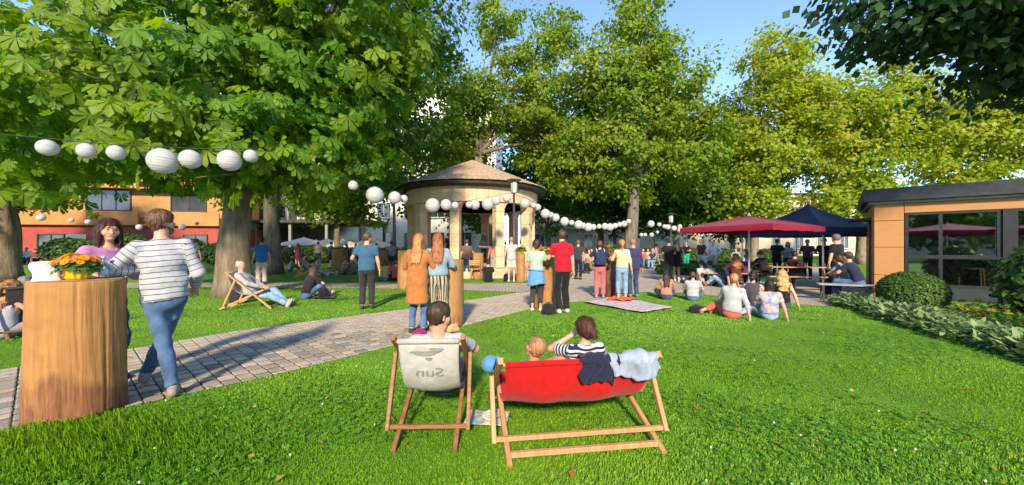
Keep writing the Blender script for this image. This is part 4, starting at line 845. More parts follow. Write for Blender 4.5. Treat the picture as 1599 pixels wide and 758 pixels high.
# ------------------------------------------------------------------ people: distance fields turned into one continuous skin
def A(*v): return np.array(v, float)
class Field:
    def __init__(s, lo, hi, h):
        s.lo = np.array(lo, float); s.h = h; s.n = np.maximum(4, np.ceil((np.array(hi) - s.lo) / h).astype(int) + 1)
        s.ax = [s.lo[i] + np.arange(s.n[i]) * h for i in range(3)]; s.D = np.full(s.n, .5)
    def _sl(s, lo, hi):
        a = np.clip(np.floor((lo - s.lo) / s.h).astype(int), 0, s.n - 1); b = np.clip(np.ceil((hi - s.lo) / s.h).astype(int) + 1, 1, s.n)
        return tuple(slice(i, max(i + 1, j)) for i, j in zip(a, b))
    def pts(s, sl): return np.stack(np.meshgrid(s.ax[0][sl[0]], s.ax[1][sl[1]], s.ax[2][sl[2]], indexing='ij'), -1)
    def seg(s, p0, p1, r0, r1=None, side=None, k=.02, cuts=(), cap=None, sub=False):
        p0, p1 = A(*p0), A(*p1); r1 = r0 if r1 is None else r1
        r0 = A(*r0) if hasattr(r0, '__len__') else A(r0, r0); r1 = A(*r1) if hasattr(r1, '__len__') else A(r1, r1)
        mr = max(r0.max(), r1.max(), cap or 0) + k + 2.5 * s.h; sl = s._sl(np.minimum(p0, p1) - mr, np.maximum(p0, p1) + mr)
        p = s.pts(sl); d = p1 - p0; ln = np.linalg.norm(d); ax = d / ln if ln > 1e-6 else A(0, 0, 1)
        sd = A(1, 0, 0) if side is None else A(*side); sd = sd - ax * sd.dot(ax)
        if np.linalg.norm(sd) < 1e-3: sd = A(0, 1, 0) - ax * ax[1]
        sd /= np.linalg.norm(sd); fr = np.cross(ax, sd); q = p - p0; w = q @ ax; t = np.clip(w / ln, 0, 1) if ln > 1e-6 else np.zeros_like(w)
        a = r0[0] + (r1[0] - r0[0]) * t; b = r0[1] + (r1[1] - r0[1]) * t; c = np.minimum(a, b) if cap is None else cap; wo = w - t * ln
        u = q @ sd; v = q @ fr; mn = np.minimum(np.minimum(a, b), c); e = (np.sqrt((u / a) ** 2 + (v / b) ** 2 + (wo / c) ** 2) - 1) * mn
        for pt, nn in cuts: e = np.maximum(e, (p - A(*pt)) @ (A(*nn) / np.linalg.norm(nn)))
        o = s.D[sl]
        if sub: s.D[sl] = np.maximum(o, -e)
        else:
            hh = np.maximum(k - abs(o - e), 0) / k; s.D[sl] = np.minimum(o, e) - hh * hh * k * .25
    def near(s, lim):
        m = np.nonzero(s.D < lim); return m, np.stack([s.ax[i][m[i]] for i in range(3)], -1)
    def cut(s, pt, nn):
        nn = A(*nn) / np.linalg.norm(nn); m, p = s.near(.06); s.D[m] = np.maximum(s.D[m], (p - A(*pt)) @ nn)
    def ripple(s, amp, f=22.0, ph=0.0, zf=1.0):
        m, p = s.near(.05); x, y, z = p[:, 0], p[:, 1], p[:, 2] * zf
        s.D[m] += amp * (np.sin(f * z + 6 * x + ph + 2.5 * np.sin(7 * x + 9 * y + ph)) * np.sin(5 * x - 8 * y + 3 * z + ph * 2) + .5 * np.sin(1.9 * f * z - 11 * x + 14 * y + ph))
    def blend(s, o, k):
        hh = np.maximum(k - abs(s.D - o.D), 0) / k; s.D = np.minimum(s.D, o.D) - hh * hh * k * .25
    def clone(s):
        o = Field.__new__(Field); o.lo, o.h, o.n, o.ax, o.D = s.lo, s.h, s.n, s.ax, s.D.copy(); return o
    def mesh(s):
        Dd = s.D; I = Dd < 0; nx, ny, nz = s.n
        if not I.any(): return np.zeros((0, 3)), np.zeros((0, 4), int)
        c8 = np.zeros((nx - 1, ny - 1, nz - 1), np.int8)
        for i in (0, 1):
            for j in (0, 1):
                for k in (0, 1): c8 += I[i:nx - 1 + i, j:ny - 1 + j, k:nz - 1 + k]
        has = (c8 > 0) & (c8 < 8); cell = np.argwhere(has); n = len(cell); idx = -np.ones(has.shape, int); idx[has] = np.arange(n)
        acc = np.zeros((n, 3)); cnt = np.zeros(n); cx_, cy_, cz_ = cell.T
        C = {(i, j, k): Dd[cx_ + i, cy_ + j, cz_ + k] for i in (0, 1) for j in (0, 1) for k in (0, 1)}
        for a in C:
            for ax in range(3):
                if a[ax] == 0:
                    b = list(a); b[ax] = 1; va, vb = C[a], C[tuple(b)]; m = (va < 0) != (vb < 0); t = np.where(m, va / np.where(m, va - vb, 1), 0)
                    for q in range(3): acc[:, q] += m * (t if q == ax else a[q])
                    cnt += m
        V = s.lo + (cell + acc / cnt[:, None]) * s.h; F = []
        for ax in range(3):
            sl0 = [slice(1, -1)] * 3; sl1 = [slice(1, -1)] * 3; sl0[ax] = slice(0, -1); sl1[ax] = slice(1, None)
            b0, b1 = I[tuple(sl0)], I[tuple(sl1)]; u, v = (ax + 1) % 3, (ax + 2) % 3
            for sg, msk in ((1, b0 & ~b1), (-1, ~b0 & b1)):
                e = np.argwhere(msk)
                if not len(e): continue
                e[:, u] += 1; e[:, v] += 1
                def cid(du, dv): c = e.copy(); c[:, u] -= du; c[:, v] -= dv; return idx[c[:, 0], c[:, 1], c[:, 2]]
                q = np.stack([cid(1, 1), cid(0, 1), cid(0, 0), cid(1, 0)], 1); F.append(q if sg > 0 else q[:, ::-1])
        F = np.concatenate(F); return V, F[(F >= 0).all(1)]

def ik(a, t, l1, l2, hint):
    d = t - a; L_ = np.linalg.norm(d); dr = d / (L_ + 1e-9); Lc = min(L_, (l1 + l2) * .998); x = (l1 * l1 - l2 * l2 + Lc * Lc) / (2 * Lc); h = math.sqrt(max(0, l1 * l1 - x * x))
    hv = A(*hint); hv = hv - dr * hv.dot(dr); hv /= np.linalg.norm(hv) + 1e-9; return a + dr * x + hv * h, a + dr * Lc
def rotx(v, d): c, s = math.cos(R(d)), math.sin(R(d)); return A(v[0], c * v[1] - s * v[2], s * v[1] + c * v[2])
def rotz(v, d): c, s = math.cos(R(d)), math.sin(R(d)); return A(c * v[0] - s * v[1], s * v[0] + c * v[1], v[2])
def roty(v, d): c, s = math.cos(R(d)), math.sin(R(d)); return A(c * v[0] + s * v[2], v[1], -s * v[0] + c * v[2])
m_skin = {}
def skinmat(c):
    if c not in m_skin:
        m, nt, N, L, b = _new('skin'); b.inputs['Roughness'].default_value = .5; b.inputs['Subsurface Weight'].default_value = .06; b.inputs['Subsurface Radius'].default_value = (.02, .008, .004)
        tc = N.new('ShaderNodeTexCoord'); nz = N.new('ShaderNodeTexNoise'); nz.inputs['Scale'].default_value = 9; L.new(tc.outputs['Object'], nz.inputs['Vector']); rp = N.new('ShaderNodeValToRGB'); rp.color_ramp.elements[0].color = c4(tuple(v * .85 for v in c)); rp.color_ramp.elements[1].color = c4((min(1, c[0] * 1.12), c[1] * 1.02, c[2])); L.new(nz.outputs['Fac'], rp.inputs[0]); L.new(rp.outputs[0], b.inputs['Base Color']); m_skin[c] = m
    return m_skin[c]
def hairmat(c):
    return mat('hair_%.3f_%.3f_%.3f' % c, tuple(v * .6 for v in c), tuple(min(1, v * 1.5) for v in c), scale=26, rough=.5, bump=.7, stretch=(2.2, 2.2, .25), spec=.4)
SK1, SK2, SK3 = (.56, .31, .21), (.48, .25, .165), (.32, .17, .11)
ST = dict(pel=(0, 0, .93), lean=2, fl=(-.10, 0, .085), fr=(.10, .02, .085), hl=(-.29, .06, .80), hr=(.29, .06, .80), el=(-.4, -1, 0), er=(.4, -1, 0), kl=(0, 1, 0), kr=(0, 1, 0))
POSE = {
 'stand': ST,
 'table': dict(ST, lean=7, hl=(-.13, .34, 1.15), hr=(.13, .34, 1.15), el=(-.8, -.3, -1), er=(.8, -.3, -1)),
 'table_l': dict(ST, lean=5, hl=(-.16, .36, 1.14), el=(-.8, -.3, -1)),
 'table_r': dict(ST, lean=5, hr=(.16, .36, 1.14), er=(.8, -.3, -1)),
 'phone': dict(ST, hl=(-.06, .26, 1.16), hr=(.07, .27, 1.17), el=(-.7, -.4, -1), er=(.7, -.4, -1)),
 'akimbo': dict(ST, hl=(-.20, .04, 1.02), el=(-1, -.6, .0), hr=(.16, .30, 1.12), er=(.8, -.3, -1)),
 'walk': dict(ST, fl=(-.09, .22, .085), fr=(.09, -.22, .10)),
 'gcross': dict(ST, pel=(0, 0, .12), lean=8, fl=(.14, .36, .07), fr=(-.14, .42, .07), kl=(-1, .2, .45), kr=(1, .2, .45), hl=(-.16, .34, .22), hr=(.16, .34, .22), el=(-1, -.4, 0), er=(1, -.4, 0)),
 'gknees': dict(ST, pel=(0, 0, .12), lean=14, fl=(-.12, .52, .08), fr=(.12, .55, .08), kl=(-.15, .2, 1), kr=(.15, .2, 1), hl=(-.06, .46, .40), hr=(.06, .46, .42), el=(-1, 0, -.3), er=(1, 0, -.3)),
 'gout': dict(ST, pel=(0, 0, .12), lean=-16, fl=(-.10, .86, .09), fr=(.12, .80, .09), kl=(0, .2, 1), kr=(0, .2, 1), hl=(-.30, -.30, .06), hr=(.30, -.30, .06), el=(-.6, -1, 0), er=(.6, -1, 0)),
 'gside': dict(ST, pel=(0, 0, .12), lean=5, roll=8, fl=(-.62, .18, .07), fr=(-.45, .36, .07), kl=(-.5, 1, .3), kr=(-.2, 1, .5), hl=(-.2, .34, .2), hr=(.34, -.08, .05), el=(-1, -.4, 0), er=(1, -.6, 0)),
 'chair': dict(ST, pel=(0, 0, .53), lean=4, fl=(-.13, .46, .085), fr=(.13, .46, .085), kl=(0, 1, .6), kr=(0, 1, .6), hl=(-.14, .36, .66), hr=(.14, .36, .66), el=(-1, -.5, -.2), er=(1, -.5, -.2)),
 'chairfwd': dict(ST, pel=(0, 0, .50), lean=24, fl=(-.13, .46, .085), fr=(.13, .46, .085), kl=(0, 1, .6), kr=(0, 1, .6), hl=(-.05, .50, .70), hr=(.05, .50, .70), el=(-1, -.3, -.2), er=(1, -.3, -.2)),
 'deck': dict(ST, pel=(0, 0, .34), lean=-34, fl=(-.14, .72, .085), fr=(.10, .80, .085), kl=(0, .3, 1), kr=(0, .3, 1), hl=(-.12, .20, .50), hr=(.12, .22, .50), el=(-1, -.2, -.5), er=(1, -.2, -.5)),
}
def skeleton(P, fem):
    J = {}; pe = A(*P['pel']); ln = P['lean']; ro = P.get('roll', 0); tw = P.get('twist', 0)
    def tor(v, f=1.0): return roty(rotx(rotz(v, tw * f), -ln * f), ro * f)
    U0 = tor(A(0, 0, 1), .55); U = tor(A(0, 0, 1)); X = tor(A(1, 0, 0)); Y = np.cross(U, X); J['X'], J['Y'], J['U'] = X, Y, U
    J['pel'] = pe; J['waist'] = pe + U0 * .15; J['chest'] = J['waist'] + U * .20; J['neck'] = J['waist'] + U * .375; sw = .155 if fem else .178
    J['sl'], J['sr'] = J['waist'] + U * .335 - X * sw, J['waist'] + U * .335 + X * sw
    hy, hp, hr_ = P.get('head', (0, 0, 0)); hu = tor(A(0, 0, 1), .35 if abs(ln) > 12 else .7)
    def hd(v): return rotz(rotx(roty(v, hr_), -hp), hy)
    HX, HY_, HU = hd(A(1, 0, 0)), hd(A(0, 1, 0)), hd(A(0, 0, 1)); J['HX'], J['HY'], J['HU'] = HX, HY_, HU
    J['hb'] = J['neck'] + hu * .085 + Y * .012; J['head'] = J['hb'] + hu * .055 + HU * .045 + HY_ * .018
    hw = .09; J['il'], J['ir'] = pe - X * hw - U0 * .01, pe + X * hw - U0 * .01
    for s, S in (('l', 'L'), ('r', 'R')):
        J['e' + s], J['w' + s] = ik(J['s' + s], A(*P['h' + s]), .285, .255, P['e' + s]); J['k' + s], J['a' + s] = ik(J['i' + s], A(*P['f' + s]), .435, .42, P['k' + s])
        td = P.get('t' + s); f = A(*td) if td else None
        if f is None:
            sh = J['a' + s] - J['k' + s]; sh /= np.linalg.norm(sh); f = A(J['k' + s][0] - J['i' + s][0], J['k' + s][1] - J['i' + s][1], 0); f = f if np.linalg.norm(f) > .12 else A(0, 1, 0)
            f = f / np.linalg.norm(f); f = f - sh * f.dot(sh) * (1.0 if sh[2] > -.75 else .15); 
        J['f' + s] = f / np.linalg.norm(f)
    return J
def bounds(J, pad=.2):
    p = np.array([J[k] for k in ('pel', 'head', 'sl', 'sr', 'el', 'er', 'wl', 'wr', 'kl', 'kr', 'al', 'ar', 'neck')]); return p.min(0) - pad, p.max(0) + pad
def hand(F, J, s, fine):
    w, e = J['w' + s], J['e' + s]; d = (w - e) / np.linalg.norm(w - e); sg = -1 if s == 'l' else 1; sd = np.cross(d, J['U']); sd = sd / (np.linalg.norm(sd) + 1e-6) if np.linalg.norm(sd) > .25 else J['Y']
    if abs(d[2]) > .8: sd = J['Y'] - d * J['Y'].dot(d); sd /= np.linalg.norm(sd)
    nn = np.cross(d, sd); curl = -nn if nn[2] > 0 or abs(d[2]) > .8 else nn
    if abs(d[2]) > .8: curl = J['X'] * -sg
    F.seg(w + d * .015, w + d * .075, (.030, .016), (.038, .015), sd, .012)
    if fine:
        for i, (o, l) in enumerate(((-.029, .062), (-.010, .074), (.010, .070), (.028, .056))):
            b0 = w + d * .085 + sd * o; b1 = b0 + d * l * .5 + curl * l * .12 + sd * o * .12; b2 = b1 + d * l * .38 + curl * l * .35
            F.seg(b0, b1, .0092, .0085, None, .004); F.seg(b1, b2, .0085, .0070, None, .004)
        t0 = w + d * .03 - sd * .030; t1 = t0 + d * .034 - sd * .022 + curl * .010; t2 = t1 + d * .030 - sd * .006 + curl * .012; F.seg(t0, t1, .0115, .0100, None, .008); F.seg(t1, t2, .0098, .0080, None, .004)
    else:
        F.seg(w + d * .08, w + d * .125 + curl * .015, (.036, .013), (.030, .011), sd, .012); F.seg(w + d * .13 + curl * .02, w + d * .155 + curl * .04, (.030, .011), (.024, .010), sd, .01); F.seg(w + d * .03 - sd * .03, w + d * .085 - sd * .055 + curl * .015, .012, .010, None, .01)
def head_sdf(F, J, fem, fine):
    h, X, Y, U = J['head'], J['HX'], J['HY'], J['HU']
    F.seg(h - Y * .018 + U * .022, h - Y * .018 + U * .022, (.074, .092), None, X, .02, cap=.088)
    F.seg(h + Y * .02 - U * .02, h + Y * .045 - U * .078, (.058, .055), (.036 if fem else .042, .034), X, .035)
    F.seg(J['neck'] - J['U'] * .03, J['hb'] + J['HU'] * .02, .048 if fem else .056, .046 if fem else .053, None, .03)
    F.seg(h + Y * .074 + U * .012, h + Y * .096 - U * .024, .009, .0125, None, .012)
    for s in (-1, 1):
        F.seg(h + X * s * .078 - Y * .012 + U * .012, h + X * s * .076 - Y * .008 - U * .024, (.010, .017), (.008, .012), X, .006)
        F.seg(h + X * s * .045 + Y * .048 - U * .022, h + X * s * .040 + Y * .050 - U * .026, .022, None, None, .03)
        if False: F.seg(h + X * s * .031 + Y * .090 + U * .012, h + X * s * .033 + Y * .089 + U * .012, (.014, .010), None, X, .01, sub=True)
    F.seg(h - X * .022 + Y * .073 - U * .052, h + X * .022 + Y * .073 - U * .052, .0085, None, None, .008)
    F.seg(h - X * .03 + Y * .066 + U * .032, h + X * .03 + Y * .066 + U * .032, .012, None, None, .02)
def torso_sdf(F, J, fem, e=0.0, loose=0.0, belly=0.0):
    X, Y, U = J['X'], J['Y'], J['U']; pl, wa, chs, nk = J['pel'], J['waist'], J['chest'], J['neck']; w = .128 if fem else .142
    F.seg(pl - U * .02, wa, (.158 + e + loose * .3, .112 + e), (w + e + loose, .096 + e + loose * .6 + belly), X, .05)
    F.seg(wa, chs, (w + e + loose, .096 + e + loose * .6 + belly), (.152 + e if fem else .168 + e, .108 + e), X, .05)
    F.seg(chs, nk - U * .055, (.152 + e if fem else .168 + e, .108 + e), (.105 + e, .072 + e), X, .05)
    F.seg(J['sl'] - U * .012, J['sr'] - U * .012, .050 + e, None, None, .06)
    if fem:
        for s in (-1, 1): F.seg(chs + X * s * .062 + Y * .072, chs + X * s * .06 + Y * .07, .060 + e, None, None, .05)
    F.seg(nk - U * .05, nk - U * .005, .062 + e * .6, .056 + e * .3, None, .05)
def person(label, loc, H=1.75, rz=0.0, pose='stand', fem=False, shirt=None, legs=None, hair=('short', (.05, .03, .02)), skin=SK1, lvl=2, shoes=(.03, .03, .03), group=None, belly=0.0, ov=None, extra=None, z=0.0, bulk=1.0, face=False, hat=None):
    P = dict(POSE[pose]); P.update(ov or {}); J = skeleton(P, fem); s = H / 1.75; h = (.0145, .0255, .040)[lvl] ; lo, hi = bounds(J)
    def fld(lo_, hi_, hh=h): return Field(np.array(lo_) - 2 * hh, np.array(hi_) + 2 * hh, hh)
    ph = (abs(hash(label)) % 100) * .1 if False else sum(map(ord, label)) % 63 * .1
    def out(name, Vs, m, parent, attrs=None):
        V = np.concatenate([v for v, f in Vs]); off = np.cumsum([0] + [len(v) for v, f in Vs[:-1]]); F = np.concatenate([f + o for (v, f), o in zip(Vs, off)])
        return onp(name, V * s * A(bulk if name != 'hair' else 1, bulk if name != 'hair' else 1, 1), F, m, parent, True, attrs(V) if attrs else None)
    # ---- body
    F = fld(lo, hi); torso_sdf(F, J, fem, -.006, 0, belly); head_sdf(F, J, fem, lvl < 1)
    for q in 'lr':
        sh, el, wr = J['s' + q], J['e' + q], J['w' + q]; f = .9 if fem else 1.0
        F.seg(sh, el, .049 * f, .040 * f, None, .03); F.seg(el, el * .7 + wr * .3, .041 * f, .042 * f, None, .02); F.seg(el * .7 + wr * .3, wr, .041 * f, .028 * f, None, .02)
        hp, kn, an = J['i' + q], J['k' + q], J['a' + q]; lf = .80 if legs and legs[0] != 'shorts' else 1.0; F.seg(hp, kn, .082 * lf, .055 * lf, None, .012); F.seg(kn, kn * .7 + an * .3, .054 * lf, .055 * lf, None, .012); F.seg(kn * .7 + an * .3, an, .055 * lf, .036, None, .012)
        fd = J['f' + q]; F.seg(an - fd * .03 - A(0, 0, .03) * (abs(fd[2]) < .6), an + fd * .13 - (A(0, 0, .05) if abs(fd[2]) < .6 else 0), (.038, .034), (.040, .024), None, .02)
        if lvl == 2: hand(F, J, q, False)
    parts = [F.mesh()]
    if lvl < 2:
        for q in 'lr':
            w = J['w' + q]; Fh = fld(w - .21, w + .21, 0.0055 if lvl == 0 else .0078); e0 = J['e' + q]; Fh.seg(w * .9 + e0 * .1, w, .028, .026, None, .01); hand(Fh, J, q, True); parts.append(Fh.mesh())
    if lvl == 0: 
        Fh = fld(J['head'] - .19, J['head'] + .19, .0055); head_sdf(Fh, J, fem, True); parts.append(Fh.mesh())
    body = out('person', parts, skinmat(skin), None); body.location = (loc[0], loc[1], z); body.rotation_euler = (0, 0, R(rz)); tag(body, label, 'person', group)
    X, Y, U = J['X'], J['Y'], J['U']
    # ---- shirt or coat
    if shirt:
        kind, col = shirt[0], shirt[1]; o = dict(shirt[2]) if len(shirt) > 2 else {}; hem = o.get('hem', .02); loose = o.get('loose', .012); lo2 = lo.copy(); F = fld(lo2, hi)
        torso_sdf(F, J, fem, .010, loose, belly); sitting = P['pel'][2] < .7
        if hem < -.1 and not sitting: F.seg(J['pel'], J['pel'] + A(0, 0, hem), (.172, .130), (.205 if hem < -.3 else .185, .165 if hem < -.3 else .15), X, .05)
        elif hem < .1: F.seg(J['pel'] + U * .06, J['pel'] - U * .03 * (not sitting), (.168, .124), (.174, .13), X, .04)
        hemp = J['pel'] + (A(0, 0, hem) if not sitting else U * max(hem, -.04)); F.cut(hemp, -(U if sitting or hem > -.05 else A(0, 0, 1)))
        for q in 'lr':
            sh, el, wr = J['s' + q], J['e' + q], J['w' + q]; d = (el - sh) / np.linalg.norm(el - sh); d2 = (wr - el) / np.linalg.norm(wr - el)
            if kind == 'tank': continue
            if kind == 'short': F.seg(sh, sh + d * .23, .064, .062, None, .03, [(sh + d * .20, d)])
            else:
                g_ = .86 if fem else 1.0; F.seg(sh, el, .064 * g_ + loose * .3, .054 * g_ + loose * .3, None, .03); ln_ = np.linalg.norm(wr - el) * (.97 if kind == 'long' else .45); F.seg(el, el + d2 * (ln_ + .03), .054 * g_ + loose * .3, .043 * g_ + loose * .2, None, .02, [(el + d2 * ln_, d2)])
        if kind == 'tank':
            for q in 'lr': sg = -1 if q == 'l' else 1; F.seg(J['s' + q] + X * sg * .02, J['s' + q] + X * sg * .05 - U * .1, .055, None, None, .01, sub=True)
        # neckline
        F.seg(J['neck'] + U * .015 + Y * .02, J['neck'] + U * .12 + Y * .03, (.062, .060), (.09, .09), X, .01, sub=True)
        F.ripple(.0062 if lvl == 0 else .0045 if lvl == 1 else .003, 24, ph)
        if kind == 'coat' or o.get('collar'): F.seg(J['neck'] - U * .02 - Y * .01, J['neck'] + U * .025 - Y * .02, (.085, .078), (.072, .068), X, .015); F.seg(J['neck'] + U * .0 + Y * .02, J['neck'] + U * .12 + Y * .03, (.055, .055), (.09, .09), X, .01, sub=True)
        def at_shirt(V):
            al = (V - J['pel']) @ U; ar = V[:, 0].copy()
            for q in 'lr':
                sh, el, wr = J['s' + q], J['e' + q], J['w' + q]
                for a_, b_, base in ((sh, el, 0.0), (el, wr, .285)):
                    d = b_ - a_; L_ = np.linalg.norm(d); d = d / L_; t = np.clip((V - a_) @ d, 0, L_); dist = np.linalg.norm(V - a_ - t[:, None] * d, axis=1); m = (dist < .075) & (abs((V - J['pel']) @ X) > .165 if base == 0 else True) & (t > 0); al = np.where(m, -(t + base) + .5, al)
            return {'along': ('POINT', al + 1.0), 'around': ('POINT', ar + 1.0)}
        out('coat' if kind == 'coat' else 'shirt', [F.mesh()], clothmat(col), body, at_shirt)
    if legs:
        kind, col = legs[0], legs[1]; o = dict(legs[2]) if len(legs) > 2 else {}; F = fld(lo, hi); lz = o.get('loose', .010)
        F.seg(J['pel'] - U * .03, J['pel'] + U * .10, (.157, .112), (.146, .106), X, .03); F.cut(J['pel'] + U * o.get('waist', .09), U); F0, Fs = F, []
        for q in 'lr':
            F = F0.clone(); Fs.append(F); hp, kn, an = J['i' + q], J['k' + q], J['a' + q]; d1 = (kn - hp) / np.linalg.norm(kn - hp); d2 = (an - kn) / np.linalg.norm(an - kn)
            if kind == 'shorts': F.seg(hp, hp + d1 * .42, .096, .086 + lz, None, .03, [(hp + d1 * .36, d1)])
            else:
                fl_ = o.get('flare', 0.0); F.seg(hp, kn, .090, .062 + lz, None, .03); cl = .40 if kind == 'long' else .30; F.seg(kn, kn + d2 * (cl + .03), .065 + lz, .052 + lz * 1.3 + fl_, None, .025, [(kn + d2 * cl, d2)])
        F = Fs[0]; F.blend(Fs[1], .008)
        if kind == 'skirt' or o.get('wrap'): 
            F.seg(J['pel'] + A(0, 0, .09), J['pel'] + A(0, 0, -.42), (.165, .13), (.21, .17), X, .03, [(J['pel'] + A(0, 0, -.40), (0, 0, -1))])
        F.ripple(.0065 if lvl == 0 else .0045, 22, ph + 1)
        def at_legs(V): return {'along': ('POINT', V[:, 2] + 1), 'around': ('POINT', np.arctan2(V[:, 1] - np.where(V[:, 0] < 0, J['kl'][1], J['kr'][1]), V[:, 0] - np.where(V[:, 0] < 0, J['kl'][0], J['kr'][0])) * .09 + 1)}
        out('trousers', [F.mesh()], clothmat(col), body, at_legs)
    if shoes:
        for q in 'lr':
            an, fd = J['a' + q], J['f' + q]; flat = abs(fd[2]) < .6; dn = A(0, 0, -1) if flat else (J['a' + q] - J['k' + q]) / np.linalg.norm(J['a' + q] - J['k' + q])
            F = fld(an - .26, an + .26, min(h, .028)); F.seg(an - fd * .045 + dn * .035, an + fd * .145 + dn * .048, (.043, .042), (.046, .030), np.cross(fd, dn), .02); F.seg(an, an + dn * .04, .044, None, None, .03); F.cut(an + dn * .082, dn); F.cut(an - dn * .02, -dn)
            out('shoe', [F.mesh()], mat('shoe_%.2f_%.2f_%.2f' % shoes, shoes, rough=.6), body)
    if hair:
        kind, col = hair; hd_, HX, HY_, HU = J['head'], J['HX'], J['HY'], J['HU']; hh = (.009, .016, .028)[lvl]; lo3, hi3 = hd_ - .17, hd_ + .17
        if kind in ('long', 'pony', 'curly', 'bob'): lo3 = np.minimum(lo3, J['chest'] - .18); hi3 = np.maximum(hi3, J['chest'] + .18)
        F = fld(lo3, hi3, hh); th = .010 if kind != 'curly' else .028
        F.seg(hd_ - HY_ * .020 + HU * .026, hd_ - HY_ * .020 + HU * .026, (.078 + th, .095 + th), None, HX, .02, cap=.092 + th)
        F.seg(hd_ - HY_ * .04 - HU * .02, hd_ - HY_ * .045 - HU * .045, (.070 + th * .6, .050 + th), (.058, .042), HX, .02)
        if kind in ('short', 'crop', 'bald'): F.cut(hd_ - HU * (.055 if kind != 'bald' else .03), -HU + HY_ * .25)
        # free the face, and the ears for short hair
        F.seg(hd_ + HY_ * .095 - HU * .035, hd_ + HY_ * .095 - HU * .035, (.074, .085), None, HX, .004, cap=.095, sub=True)
        if kind in ('short', 'crop', 'bald'):
            for sg in (-1, 1): F.seg(hd_ + HX * sg * .088 + HY_ * .012 - HU * .03, hd_ + HX * sg * .088 + HY_ * .04 - HU * .02, (.028, .034), None, HX, .004, cap=.042, sub=True)
        if kind == 'bald': F.seg(hd_ + HU * .10 - HY_ * .01, hd_ + HU * .10 + HY_ * .05, (.07, .085), None, HX, .004, cap=.06, sub=True)
        bk = -J['Y']
        if kind == 'long':
            F.seg(hd_ - HY_ * .06 - HU * .01, J['neck'] + bk * .075 - U * .02, (.086, .052), (.095, .045), HX, .03); F.seg(J['neck'] + bk * .075 - U * .02, J['chest'] + bk * .125 - U * .04, (.105, .045), (.085, .028), X, .03)
        if kind == 'curly':
            F.seg(hd_ - HY_ * .05 - HU * .02, J['neck'] + bk * .08 - U * .06, (.12, .085), (.135, .07), HX, .03); F.seg(J['neck'] + bk * .08 - U * .06, J['chest'] + bk * .12 + U * .0, (.135, .07), (.10, .05), X, .03); F.ripple(.010, 42, ph)
        if kind == 'bob':
            for sg in (-1, 1): F.seg(hd_ + HX * sg * .078 - HY_ * .01, hd_ + HX * sg * .082 + HY_ * .005 - HU * .15, (.026, .048), (.024, .040), HX, .02)
            F.seg(hd_ - HY_ * .065, hd_ - HY_ * .06 - HU * .15, (.085, .045), (.082, .036), HX, .03)
        if kind == 'pony': F.seg(hd_ - HY_ * .105 + HU * .03, hd_ - HY_ * .15 - HU * .03, .028, .034, None, .01); F.seg(hd_ - HY_ * .15 - HU * .03, hd_ - HY_ * .135 - HU * .20, .034, .014, None, .02)
        if kind == 'bun': F.seg(hd_ - HY_ * .125 - HU * .03, hd_ - HY_ * .13 - HU * .035, (.046, .04), None, HX, .012)
        F.ripple(.0025, 30, ph, .3); V_ = [F.mesh()]
        if len(V_[0][0]):
            if lvl < 2:
                rg = np.random.default_rng(len(label)); V0, F0 = V_[0]; nl = 1000 if lvl == 0 else 300; fi = rg.integers(0, len(F0), nl); p = V0[F0[fi]].mean(1); a_, b_, c_ = V0[F0[fi, 0]], V0[F0[fi, 1]], V0[F0[fi, 3]]; nv = nrm(np.cross(b_ - a_, c_ - a_))
                dn = -HU * .9 - HY_ * (.55 if kind in ('pony', 'bun') else .15); dn = dn + rg.normal(0, .35 if kind in ('short', 'crop', 'curly') else .12, (nl, 3))
                if kind in ('short', 'crop'): up_ = (p - hd_) @ HU > .06; dn[up_] = HY_ * .9 + HX * .3 + rg.normal(0, .4, (up_.sum(), 3))
                ax, ay, az = frames(nv, dn); keep = ((p - hd_) @ HY_ < .05) | ((p - hd_) @ HU > .05); LV = [(-.5, 0, 0), (.5, 0, 0), (-.4, .5, .10), (.4, .5, .10), (0, 1, .04)]
                ln = {'short': .035, 'crop': .018, 'bald': .02, 'curly': .06}.get(kind, .075); LV = [(x * .006 / ln * (1 if lvl == 0 else 1.5), y, z * .9) for x, y, z in LV]
                LV[4] = (.1 * LV[1][0], 1, .04); LV.append((-.1 * LV[1][0], 1, .04)); V_.append(scatter(LV, [(0, 1, 3, 2), (2, 3, 4, 5)], p[keep], ax[keep], ay[keep], az[keep], ln * rg.uniform(.6, 1.3, keep.sum())))
            out('hair', V_, hairmat(col), body)
    if hat:
        hd_, HX, HY_, HU = J['head'], J['HX'], J['HY'], J['HU']; F = fld(hd_ - .22, hd_ + .22, .014); F.seg(hd_ - HY_ * .015 + HU * .05, hd_ - HY_ * .015 + HU * .06, (.096, .112), None, HX, .01, cap=.085); F.cut(hd_ + HU * .045, -HU); F.seg(hd_ + HU * .05, hd_ + HU * .055, (.16, .17), None, HX, .01, cap=.014); out('hat', [F.mesh()], clothmat(hat), body)
    if face:
        hd_, HX, HY_, HU = J['head'], J['HX'], J['HY'], J['HU']
        for sg in (-1, 1):
            c = hd_ + HX * sg * .031 + HY_ * .079 + HU * .012; e = MB().lathe([(.0005, -.006), (.0045, -.0045), (.0065, 0), (.0045, .0045), (.0005, .006)], 12); e.v = [tuple((A(*v) + c) * s) for v in e.v]; e.build('eye', mat('eye_dark', (.05, .03, .02), rough=.2), body, True)
            b_ = MB().tube([hd_ + HX * sg * .016 + HY_ * .088 + HU * .034, hd_ + HX * sg * .032 + HY_ * .085 + HU * .038, hd_ + HX * sg * .048 + HY_ * .074 + HU * .032], [.0018, .0022, .0012], 6); b_.v = [tuple(A(*v) * s) for v in b_.v]; b_.build('eyebrow', hairmat(hair[1]), body)
